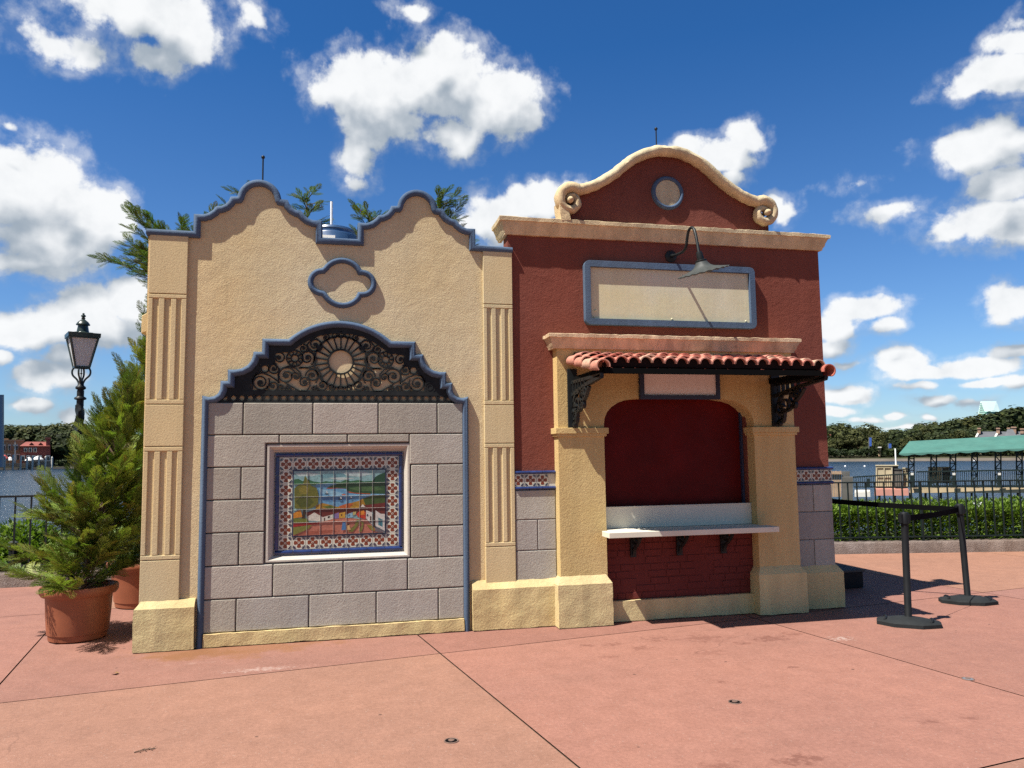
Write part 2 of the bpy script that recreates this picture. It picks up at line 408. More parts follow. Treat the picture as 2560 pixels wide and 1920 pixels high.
def round_prof(w, d, n=10):    # u 0..-w, v = half ellipse of height d
    return [(-w/2+w/2*cos(pi*i/n), d*sin(pi*i/n)) for i in range(n+1)]

# ================================================================== SETTING
SLABU, SLABV = Vector((.9875, .1575)), Vector((-.1575, .9875))
mb = MB(); rs = random.Random(3)
TINT = {(-1, -1): (.258, .137, .099), (0, -1): (.262, .128, .098), (1, -1): (.245, .120, .092), (-1, 0): (.235, .118, .092), (0, 0): (.228, .110, .086), (-2, -1): (.26, .13, .092), (2, -1): (.245, .125, .10),
        (1, 0): (.24, .118, .092), (2, 0): (.27, .142, .098), (-2, 0): (.25, .124, .098), (2, 1): (.285, .15, .098), (3, 1): (.285, .15, .098), (3, 0): (.275, .145, .098), (-2, 1): (.25, .124, .098)}
O2 = Vector((.83, 6.37)); g = .006
KERB = [(-40, 9.4), (-12, 10.6), (-6, 11.0), (-4.1, 11.08), (-3.4, 11.08), (-1, 11.3), (1.5, 11.45), (4, 11.35), (5.6, 11.05), (7.57, 10.62), (8.84, 10.36), (10.45, 10.02), (14, 9.3), (30, 6.0)]
def kerb_y(x):
    for (xa, ya), (xb, yb) in zip(KERB[:-1], KERB[1:]):
        if xa <= x <= xb: return ya+(yb-ya)*(x-xa)/(xb-xa)
    return KERB[0][1] if x < KERB[0][0] else KERB[-1][1]
for i in range(-7, 9):
    for j in range(-4, 2):
        a, b2 = i*3.14+g, (i+1)*3.14-g; c2, d = j*3.3+g, (j+1)*3.3-g
        mb.cur = TINT.get((i, j), (.25+rs.uniform(-.02, .03), .128+rs.uniform(-.01, .014), .095))
        nn = 10 if j >= -1 else 1
        for m1 in range(nn):
            for m2 in range(nn):
                pts = []
                for (u, v) in ((m1, m2), (m1+1, m2), (m1+1, m2+1), (m1, m2+1)):
                    q = O2 + SLABU*(a+(b2-a)*u/nn) + SLABV*(c2+(d-c2)*v/nn); pts.append((q.x, min(q.y, kerb_y(q.x)+.08), 0))
                if max(p[1] for p in pts)-min(p[1] for p in pts) > .03 and any(p[1] < kerb_y(p[0])+.05 for p in pts): mb.face(pts)
struct(mb.build('plaza_paving', M['plaza']))
mb = MB(); mb.face([(-60, -30, -.012), (60, -30, -.012)] + [(x, y+.1, -.012) for x, y in KERB[::-1]]); struct(mb.build('joint_bed', M['soil']))

# kerb along the planting bed
KERB = [(-40, 9.4), (-12, 10.6), (-6, 11.0), (-4.1, 11.08), (-3.4, 11.08), (-1, 11.3), (1.5, 11.45), (4, 11.35), (5.6, 11.05), (7.57, 10.62), (8.84, 10.36), (10.45, 10.02), (14, 9.3), (30, 6.0)]
mb = MB(); mb.sweep(KERB, [(0, -.05), (0, .15), (.015, .17), (.235, .17), (.25, .15), (.25, -.05)], plane='XY'); struct(mb.build('kerb', M['concrete'], smooth=40))
# planting bed and bank down to the water
def offs(path, d):
    out = []
    for i, (x, y) in enumerate(path):
        a = Vector(path[max(i-1, 0)]); b = Vector(path[min(i+1, len(path)-1)]); t = (b-a).normalized(); out.append((x-t.y*d, y+t.x*d))
    return out
rows = [(offs(KERB, .245), .10), (offs(KERB, 1.6), .16), (offs(KERB, 2.6), -.15), (offs(KERB, 4.6), -1.7)]
mb = MB(); n = len(KERB)
mb.raw([(x, y, z) for r_, z in rows for x, y in r_], [(k*n+i, k*n+i+1, (k+1)*n+i+1, (k+1)*n+i) for k in range(3) for i in range(n-1)])
struct(mb.build('planting_bank', M['bank'], smooth=180))
WZ = -1.3
mb = MB(); mb.face([(-900, 9, WZ), (900, 9, WZ), (900, 900, WZ), (-900, 900, WZ)]); struct(mb.build('lake_water', M['water']))
# base terrain sheet far below everything out to the horizon
mb = MB(); mb.face([(-4000, -3000, -3), (4000, -3000, -3), (4000, 5000, -3), (-4000, 5000, -3)]); struct(mb.build('ground', M['farland']))

# far shore: a low land with a pale seawall, nearer on the right than on the left
def shore(px, dist, z=WZ): d = ray(px, 1130); d.z = 0; d.normalize(); return Vector((d.x*dist, d.y*dist, z))
SH = [(-500, 310), (-100, 300), (170, 296), (400, 285), (900, 270), (1500, 235), (2000, 216), (2300, 214), (2600, 213), (3000, 212)]
sh = [shore(a, b) for a, b in SH]
mb = MB()
for i in range(len(sh)-1):
    a, b = sh[i], sh[i+1]; up = Vector((0, 0, .62))
    mb.face([a-Vector((0, 0, 1)), b-Vector((0, 0, 1)), b+up, a+up])
struct(mb.build('seawall', M['shorewall']))
mb = MB()
for i in range(len(sh)-1):
    a, b = sh[i]+Vector((0, 0, .62)), sh[i+1]+Vector((0, 0, .62))
    a2, b2 = a*1.12, b*1.12; a2.z = b2.z = .9; a3, b3 = a*9, b*9; a3.z = b3.z = 3
    mb.face([a, b, b2, a2]); mb.face([a2, b2, b3, a3])
struct(mb.build('far_shore', M['farland']))

# ================================================================== CREAM PAVILION
XC = .025
YW = 7.12                     # wall plane
cream = thing('cream_pavilion', 'cream stucco pavilion front with two curved gables, blue coping and fluted pilasters', 'building', (XC, YW, 0))
# parapet outline
def gable(xc):
    h = [(.5525, 3.60), (.5525, 3.757), (.47, 3.757), (.43, 3.772), (.395, 3.80), (.365, 3.838), (.325, 3.842), (.29, 3.862), (.262, 3.895), (.246, 3.934), (.19, 3.938)]
    L = [(xc-a, z) for a, z in h]
    dome = arc(xc, 3.917, .19, 173, 7, 18)
    return L + dome + [(xc+a, z) for a, z in h[::-1]]
PAR = [(-1.635, 3.603)] + gable(-.70) + gable(.7245) + [(1.64, 3.592)]
# arch outline (outer edge of the blue trim)
def dense(p): return p
AH = [(-1.175, 0.0), (-1.175, 2.145), (-1.12, 2.132), (-1.075, 2.14), (-1.045, 2.163), (-1.029, 2.20), (-1.026, 2.275), (-.968, 2.275), (-.968, 2.376), (-.905, 2.376), (-.85, 2.388), (-.805, 2.415), (-.775, 2.455), (-.759, 2.50), (-.755, 2.538), (-.683, 2.538), (-.683, 2.657), (-.459, 2.657)]
th0 = math.degrees(asin(.459/.684))
AH = [(XC+x, z) for x, z in AH] + [(XC-.684*sin(R(th0*(1-k/12))), 2.834-.684*(1-cos(R(th0*(1-k/12))))) for k in range(1, 13)]
ARCH = mirror(AH, XC)
inner = [(x if abs(x-XC) < 1e-6 else x+(.03 if x < XC else -.03), z-.03 if z > 0.01 else z) for x, z in ARCH]
body = [(-1.604, 0.0)] + [(x+(.012 if x < -1.6 else (-.012 if x > 1.63 else 0)), z-.02) for x, z in PAR] + [(1.632, 0.0)]
# wall with the arched opening cut out (outline runs round the opening's legs)
wall_poly = [(-1.604, 0.0)] + body[1:-1] + [(1.632, 0.0)] + inner[::-1]
mb = MB(); tri = tessellate_polygon([[Vector((x, z, 0)) for x, z in wall_poly]]); n = len(wall_poly)
mb.raw([(x, YW, z) for x, z in wall_poly] + [(x, YW+.19, z) for x, z in wall_poly],
       [tuple(t)[::-1] for t in tri] + [tuple(n+k for k in t) for t in tri] + [(i, (i+1) % n, n+(i+1) % n, n+i) for i in range(n)])
mb.build('wall', M['cream'], cream)
mb = MB(); mb.box(-1.60, 1.60, YW+.192, 8.9, 0, 3.42); mb.build('rear_block', M['cream'], cream)
# coping
cp = [(.0, .03), (-.012, .043), (-.028, .048), (-.044, .043), (-.056, .03), (-.056, -.16), (-.045, -.21), (-.012, -.21), (0, -.17)]
mb = MB(); mb.sweep(PAR, cp, False, 'XZ', YW); mb.build('coping', M['blue'], cream, 50)
# arch trim
mb = MB(); mb.sweep(ARCH, [(0, -.03)] + round_prof(.060, .052, 10) + [(-.060, -.03)], False, 'XZ', YW); mb.build('arch_trim', M['blue'], cream, 50)
# quatrefoil ring
QX, QZ = .037, 3.188
q = [(QX+x, QZ+z) for x, z in arc(0, .033, .203, 146, 34, 14) + arc(.18, 0, .13, 92, -92, 16) + arc(0, -.033, .203, -34, -146, 14) + arc(-.18, 0, .13, 268, 92, 16)]
mb = MB(); mb.sweep(q, [(0, -.01)] + round_prof(.052, .040, 8) + [(-.052, -.01)], True, 'XZ', YW); mb.build('quatrefoil_moulding', M['blue'], cream, 60)

def pilaster(x0, x1, top, name):
    yb, yf, yg = YW+.004, 7.088, 7.108
    w = x1-x0; mb = MB()
    for (a, b) in ((.39, .744), (.752, .786), (1.666, 1.700), (1.708, 2.062), (2.070, 2.106), (2.993, 3.026), (3.034, top)):
        mb.box(x0, x1, yf, yb, a, b)
    for (a, b) in ((.786, 1.666), (2.106, 2.993)):
        mb.box(x0+.004, x1-.004, yg, yb, a, b)
        for (s, e) in ((0, .12), (.275, .425), (.595, .735), (.865, 1.0)):
            mb.box(x0+w*s+(.0005 if s == 0 else 0), x0+w*e-(.0005 if e == 1 else 0), yf+.001, yg, a+.004, b-.004)
    mb.box(x0+.003, x1-.003, yg-.004, yb, .38, top-.01)
    return mb.build('pilaster', M['pilaster'], cream, bevel=.004)
pilaster(-1.604, -1.292, 3.552, 'l'); pilaster(1.350, 1.634, 3.543, 'r')
# plinth under the left pilaster
def plinth(mb, x0, x1, yf, zt, ybk, sl=.05, left=True, right=False, z0=.008):
    yt = yf+sl*.75; zc = zt-sl
    L = .05 if left else 0; Rr = .05 if right else 0
    mb.hexa([(x0, yf, z0), (x1, yf, z0), (x1, ybk, z0), (x0, ybk, z0), (x0, yf, zc), (x1, yf, zc), (x1, ybk, zc), (x0, ybk, zc)], .03, .007)
    mb.hexa([(x0, yf, zc), (x1, yf, zc), (x1, ybk, zc), (x0, ybk, zc), (x0+L, yt, zt), (x1-Rr, yt, zt), (x1-Rr, ybk, zt), (x0+L, ybk, zt)], .03, .006)
mb = MB(); plinth(mb, -1.635, -1.16, 7.045, .415, 7.22, .062); mb.build('plinth', M['plinth'], cream, 180)
# stone facing in the arch: backing, base strip, blocks
mb = MB(); mb.box(-1.12, 1.17, YW+.02, YW+.19, .0, 2.085); mb.build('mortar_backing', M['mortar'], cream)
mb = MB(); mb.box(-1.092, 1.142, 7.072, YW+.02, .008, .115, .03, .010); mb.build('base_strip', M['plinth'], cream, 180)
ML, MR_, MBt, MT = -.610, .662, .690, 1.722     # mural recess
JX = lambda D: -1.091 + (D-452)/(1003-452)*2.255
mb = MB(); gp = .0045; XL, XR = -1.10, 1.15; rbk = random.Random(4)
def bt():
    k = rbk.uniform(.86, 1.08); return (k*rbk.uniform(.985, 1.02), k, k*rbk.uniform(.97, 1.03))
mb.cur = (1, 1, 1)
def blk(x0, x1, z0, z1): mb.cur = bt(); mb.plate([(x0+gp, z0+gp), (x1-gp, z0+gp), (x1-gp, z1-gp), (x0+gp, z1-gp)], 7.098, YW+.024)
rz = [2.085, 1.80, 1.519, 1.238, .957, .676, .396, .116]
for k, js in ((0, (522, 667, 808, 940)), (5, (588, 734, 873)), (6, (515, 663, 805, 941))):
    xs = [XL] + [JX(a) for a in js] + [XR]
    for a, b in zip(xs[:-1], xs[1:]): blk(a, b, rz[k+1], rz[k])
# second course: end blocks wrap the recess, thin strips above it
x1, x2, x3 = JX(597), JX(741), JX(877)
mb.plate([(XL+gp, rz[2]+gp), (ML-gp, rz[2]+gp), (ML-gp, MT+gp), (x1-gp, MT+gp), (x1-gp, rz[1]-gp), (XL+gp, rz[1]-gp)], 7.098, YW+.024)
mb.plate([(x3+gp, rz[1]-gp), (x3+gp, rz[2]+gp), (XR-gp, rz[2]+gp), (XR-gp, rz[1]-gp)], 7.098, YW+.024)
blk(x1, x2, MT, rz[1]); blk(x2, x3, MT, rz[1])
for k, ls in ((2, JX(520)), (3, None), (4, JX(518))):
    for (a, b, j) in ((XL, ML, ls), (MR_, XR, JX(941) if ls else None)):
        xs = [a, j, b] if j else [a, b]
        for s, e in zip(xs[:-1], xs[1:]): blk(s, e, max(rz[k+1], rz[k+1]), rz[k])
mb.build('stone_blocks', M['blocks'], cream, bevel=.007)
# splayed reveal round the mural
a = [(ML+.012, MBt), (MR_-.012, MBt), (MR_-.012, MT-.012), (ML+.012, MT-.012)]; c_ = [(-.538, .738), (.598, .738), (.598, 1.642), (-.538, 1.642)]
b_ = [(x+(.018 if x < 0 else -.018), z+(.014 if z < 1 else -.018)) for x, z in a]
mb = MB()
for i in range(4):
    j = (i+1) % 4
    mb.face([(b_[i][0], 7.106, b_[i][1]), (b_[j][0], 7.106, b_[j][1]), (c_[j][0], 7.168, c_[j][1]), (c_[i][0], 7.168, c_[i][1])])
    mb.face([(a[i][0], 7.106, a[i][1]), (a[j][0], 7.106, a[j][1]), (b_[j][0], 7.106, b_[j][1]), (b_[i][0], 7.106, b_[i][1])])
    mb.face([(a[i][0], 7.135, a[i][1]), (a[j][0], 7.135, a[j][1]), (a[j][0], 7.106, a[j][1]), (a[i][0], 7.106, a[i][1])])
M['reveal'] = stucco('pale_reveal_plaster', (.46, .425, .37), (.50, .465, .41), bump=((60, .002),), streak=.06)
mb.build('mural_reveal', M['reveal'], cream)
# mortar must open behind the mural: rebuild backing as a frame
bk = [o for o in cream.children if o.name.startswith('mortar_backing')][0]; bpy.data.objects.remove(bk)
mb = MB(); mb.plate([(-1.12, 0.0), (1.17, 0.0), (1.17, 2.085), (-1.12, 2.085)], YW+.02, YW+.188, [[(-.56, .72), (.62, .72), (.62, 1.66), (-.56, 1.66)]])
mb.build('mortar_backing', M['mortar'], cream)
# plaster behind the grille
niche = [(x, z) for x, z in inner if z > 2.0]
niche = [(niche[0][0], 2.0)] + niche + [(niche[-1][0], 2.0)]
mb = MB(); mb.plate([(p[0], p[1]) for p in niche], 7.143, YW+.186); mb.build('niche_back', M['niche'], cream)
# blocks on the left flank
mb = MB(); mb.hexa([(-1.715, 7.36, 2.72), (-1.6, 7.36, 2.76), (-1.6, 7.5, 2.76), (-1.715, 7.5, 2.72), (-1.715, 7.36, 2.88), (-1.6, 7.36, 2.95), (-1.6, 7.5, 2.95), (-1.715, 7.5, 2.88)]); mb.build('beam_end', M['pilaster'], cream, bevel=.006)

# ---------------- iron grille in the arch
G = MB(); GY0, GY1 = 7.118, 7.134
s3 = 720/2212
def c3(x, y): v = at(480+x*s3, 780+y*s3, 7.12); return (v.x, v.z)
gc = c3(1155, 382); gc = (XC+.004, gc[1])
U = s3*7.12/FPX*1.03           # metres per crop pixel
def ring(cx, cz, r, w, n=28): w *= .85; G.ribbon(arc(cx, cz, r, 0, 360*(1-1/n), n-1), w, GY0, GY1, True)
def spiral(cx, cz, r, turns, a0, ccw=1, w=.011, tail=None, n=None):
    n = n or int(20*turns)+6; pts = []
    for i in range(n+1):
        t = i/n; rr = r*(.16+.84*t**.8); a_ = R(a0)-ccw*2*pi*turns*(1-t); pts.append((cx+rr*cos(a_), cz+rr*sin(a_)))
    if tail: pts += tail(pts[-1])
    G.ribbon(pts, w, GY0, GY1)
    k = 7; G.ribbon(arc(cx, cz, r*.13, 0, 360*(1-1/k), k-1), r*.24, GY0-.001, GY1, True)
ring(*gc, 190*U, .020, 44); ring(*gc, 90*U, .018, 32)
for k in range(22):
    t = 2*pi*(k+.5)/22; G.ribbon([(gc[0]+cos(t)*96*U, gc[1]+sin(t)*96*U), (gc[0]+cos(t)*186*U, gc[1]+sin(t)*186*U)], .013, GY0+.001, GY1-.001)
ring(gc[0], c3(1155, 177)[1], 18*U, .012, 16); ring(gc[0], c3(1155, 590)[1], 20*U, .014, 16)
# scrolls of the left half (photo crop pixels), mirrored
SC = [(670, 352, 50, 1.6, 250, 1), (885, 352, 55, 1.6, 300, -1), (855, 280, 32, 1.4, 90, 1), (945, 250, 52, 1.7, 200, -1), (1028, 195, 30, 1.4, 150, 1), (625, 432, 42, 1.5, 0, 1),
      (725, 490, 64, 1.7, 20, -1), (797, 495, 32, 1.3, 200, 1), (925, 490, 50, 1.6, 180, 1), (862, 540, 40, 1.4, 0, -1), (527, 540, 62, 1.8, 30, 1), (622, 567, 42, 1.4, 180, -1), (686, 580, 30, 1.4, 0, 1), (745, 585, 24, 1.3, 90, -1),
      (940, 585, 24, 1.2, 0, 1), (1003, 562, 42, 1.5, 180, -1), (1075, 575, 26, 1.3, 0, 1)]
def tailfn(cx, cz): return None
for sgn in (-1, 1):
    mx = lambda p: p if sgn < 0 else (2*gc[0]-p[0], p[1])
    for (x, y, r, t, a0, ccw) in SC:
        cx, cz = mx(c3(x, y)); spiral(cx, cz, r*U, t, a0 if sgn < 0 else 180-a0, ccw if sgn < 0 else -ccw, .0105)
    for (x, y, r) in ((790, 355, 58), (790, 355, 26), (560, 435, 27), (1095, 180, 18), (420, 570, 38), (420, 570, 20)):
        ring(*mx(c3(x, y)), r*U, .013 if r > 20 else .009, 20)
    fl = mx(c3(790, 355))
    for k in range(10):
        t = 2*pi*k/10; G.ribbon([(fl[0]+cos(t)*30*U, fl[1]+sin(t)*30*U), (fl[0]+cos(t)*56*U, fl[1]+sin(t)*56*U)], .010, GY0+.001, GY1-.001)
    def path(pp, w=.0105): G.ribbon([mx(c3(*p)) for p in pp], w, GY0+.0005, GY1-.0005)
    path([(830, 425), (880, 430), (930, 415), (958, 375), (950, 330), (915, 305), (875, 305)]); path([(668, 545), (660, 480), (690, 435), (740, 415), (795, 430), (835, 470), (835, 520)])
    path([(468, 565), (466, 520), (490, 480), (540, 468), (600, 490), (650, 525), (670, 545)]); path([(820, 430), (880, 428), (930, 440), (965, 470), (968, 510), (950, 545)])
    path([(720, 545), (770, 575), (820, 605), (880, 608), (905, 570), (905, 530), (880, 510)]); path([(900, 300), (885, 250), (915, 210), (960, 205), (995, 235), (1000, 275), (975, 310)])
    path([(590, 440), (605, 405), (640, 400), (665, 430), (665, 480)]); path([(632, 400), (634, 302), (750, 302)], .016); path([(750, 302), (830, 250), (900, 205), (980, 175), (1060, 160), (1155, 156)], .016)
    path([(460, 612), (462, 540), (470, 500), (520, 455), (530, 402), (632, 400)], .014); path([(962, 420), (985, 470), (1010, 530)]); path([(460, 612), (520, 600), (600, 612), (700, 606), (1000, 612), (1155, 612)], .012)
# rails with the row of rings
za, zb, zc_, zd = c3(1155, 612)[1], c3(1155, 640)[1], c3(1155, 688)[1], c3(1155, 700)[1]
G.plate([(gc[0]-720*U, zb), (gc[0]+720*U, zb), (gc[0]+700*U, za), (gc[0]-700*U, za)], GY0-.001, GY1)
G.plate([(gc[0]-862*U, zd-.004), (gc[0]+862*U, zd-.004), (gc[0]+855*U, zc_), (gc[0]-855*U, zc_)], GY0-.001, GY1)
zr = (zb+zc_)/2
for k in range(-14, 15): ring(gc[0]+k*57*U, zr, 22*U, .014, 16); 
for k in range(-15, 15): G.ribbon([(gc[0]+(k+.5)*57*U, zb), (gc[0]+(k+.5)*57*U, zc_)], .010, GY0+.002, GY1-.002)
# solid sheet border that follows the arch
hole_l = [mx_ for mx_ in [c3(*p) for p in ((455, 612), (448, 560), (462, 495), (510, 452), (522, 396), (624, 394), (626, 298), (748, 298), (826, 245), (896, 200), (978, 170), (1060, 155))]]
hole = hole_l + [(gc[0], c3(1155, 150)[1])] + [(2*gc[0]-x, z) for x, z in hole_l[::-1]]
outl = [(x, z) for x, z in inner if z > 2.0]
outl = [(outl[0][0]-.008, zd-.002), (outl[0][0]-.008, 2.085)] + [(x, z+.008) for x, z in outl] + [(outl[-1][0]+.008, 2.085), (outl[-1][0]+.008, zd-.002)]
hole2 = [(gc[0]-850*U, zc_+.002), (gc[0]+850*U, zc_+.002), (gc[0]+760*U, zb-.002), (gc[0]-760*U, zb-.002)]
G.plate(outl, GY0+.003, GY1-.003, [hole, hole2])
G.build('iron_grille', M['grille'], cream, 40)

# ================================================================== TILE MURAL
mural = thing('tile_mural', 'glazed tile mural of a lake village inside a border of red flower tiles', 'mural', (.03, 7.16, .74))
def flower_tile(mb, cx, cz, s, y):
    e = .0009
    def poly(pts, col, k):
        mb.cur = col; mb.face([(cx+px*s, y-e*k, cz+pz*s) for px, pz in pts])
    W, Rd, Bl = (.54, .53, .43), (.17, .035, .014), (.008, .012, .045)
    h = .485; poly([(-h, -h), (h, -h), (h, h), (-h, h)], W, 0)
    for k in range(4):
        t = pi/2*k; ca, sa = cos(t), sin(t); rot = lambda p: (p[0]*ca-p[1]*sa, p[0]*sa+p[1]*ca)
        lobe = [(.06, -.07), (.20, -.12), (.27, -.155), (.35, -.13), (.385, -.05), (.365, 0), (.385, .05), (.35, .13), (.27, .155), (.20, .12), (.06, .07)]
        poly([rot(p) for p in lobe], Rd, 1)
        for (ang, l0, l1, w) in ((0, .10, .36, .05), (27, .12, .36, .045), (-27, .12, .36, .045)):
            a_ = R(225+ang); d = (cos(a_), sin(a_)); nn = (-d[1], d[0]); o = (.5, .5)
            o = (.47+.0*d[0], .47)
            pts = [(o[0]+d[0]*l0*.4, o[1]+d[1]*l0*.4), (o[0]+d[0]*(l0+.12)+nn[0]*w, o[1]+d[1]*(l0+.12)+nn[1]*w), (o[0]+d[0]*l1*.85, o[1]+d[1]*l1*.85), (o[0]+d[0]*(l0+.12)-nn[0]*w, o[1]+d[1]*(l0+.12)-nn[1]*w)]
            if ang: pts = [(min(.47, x), min(.47, z)) for x, z in pts]
            poly([rot(p) for p in pts], Bl, 1)
    circ = lambda r: [(r*cos(2*pi*i/14), r*sin(2*pi*i/14)) for i in range(14)]
    poly(circ(.15), Rd, 2); poly(circ(.085), W, 3); poly(circ(.045), Rd, 4)
mb = MB(); mb.box(-.535, .595, 7.170, 7.30, .741, 1.639); mb.build('backing', M['grout'], mural)
mb = MB(); tw, tz = 1.056/9, .81/7
for i in range(9):
    for j in range(7):
        if 0 < i < 8 and 0 < j < 6: continue
        flower_tile(mb, -.498+tw*(i+.5), .785+tz*(j+.5), .1165, 7.166)
mb.build('flower_tile_border', M['glaze'], mural)
def blue_edge(mb, x0, x1, z0, z1, w, y, step=.165):
    pr = [(0, -.004)] + round_prof(w, .02, 8) + [(-w, -.004)]
    def seg(a, b, horiz, fx):
        n_ = max(1, round(abs(b-a)/step))
        for i in range(n_):
            s, e = a+(b-a)*i/n_, a+(b-a)*(i+1)/n_; sg = .003 if b > a else -.003
            p = [(s+sg, fx), (e-sg, fx)] if horiz else [(fx, s+sg), (fx, e-sg)]
            mb.sweep(p, pr, False, 'XZ', y)
    seg(x0, x1, True, z1); seg(x1, x0, True, z0); seg(z0+w, z1-w, False, x0); seg(z1-w, z0+w, False, x1)
mb = MB(); blue_edge(mb, -.532, .592, .744, 1.636, .036, 7.166); mb.build('blue_edge_tiles', M['blueglaze'], mural, 60)
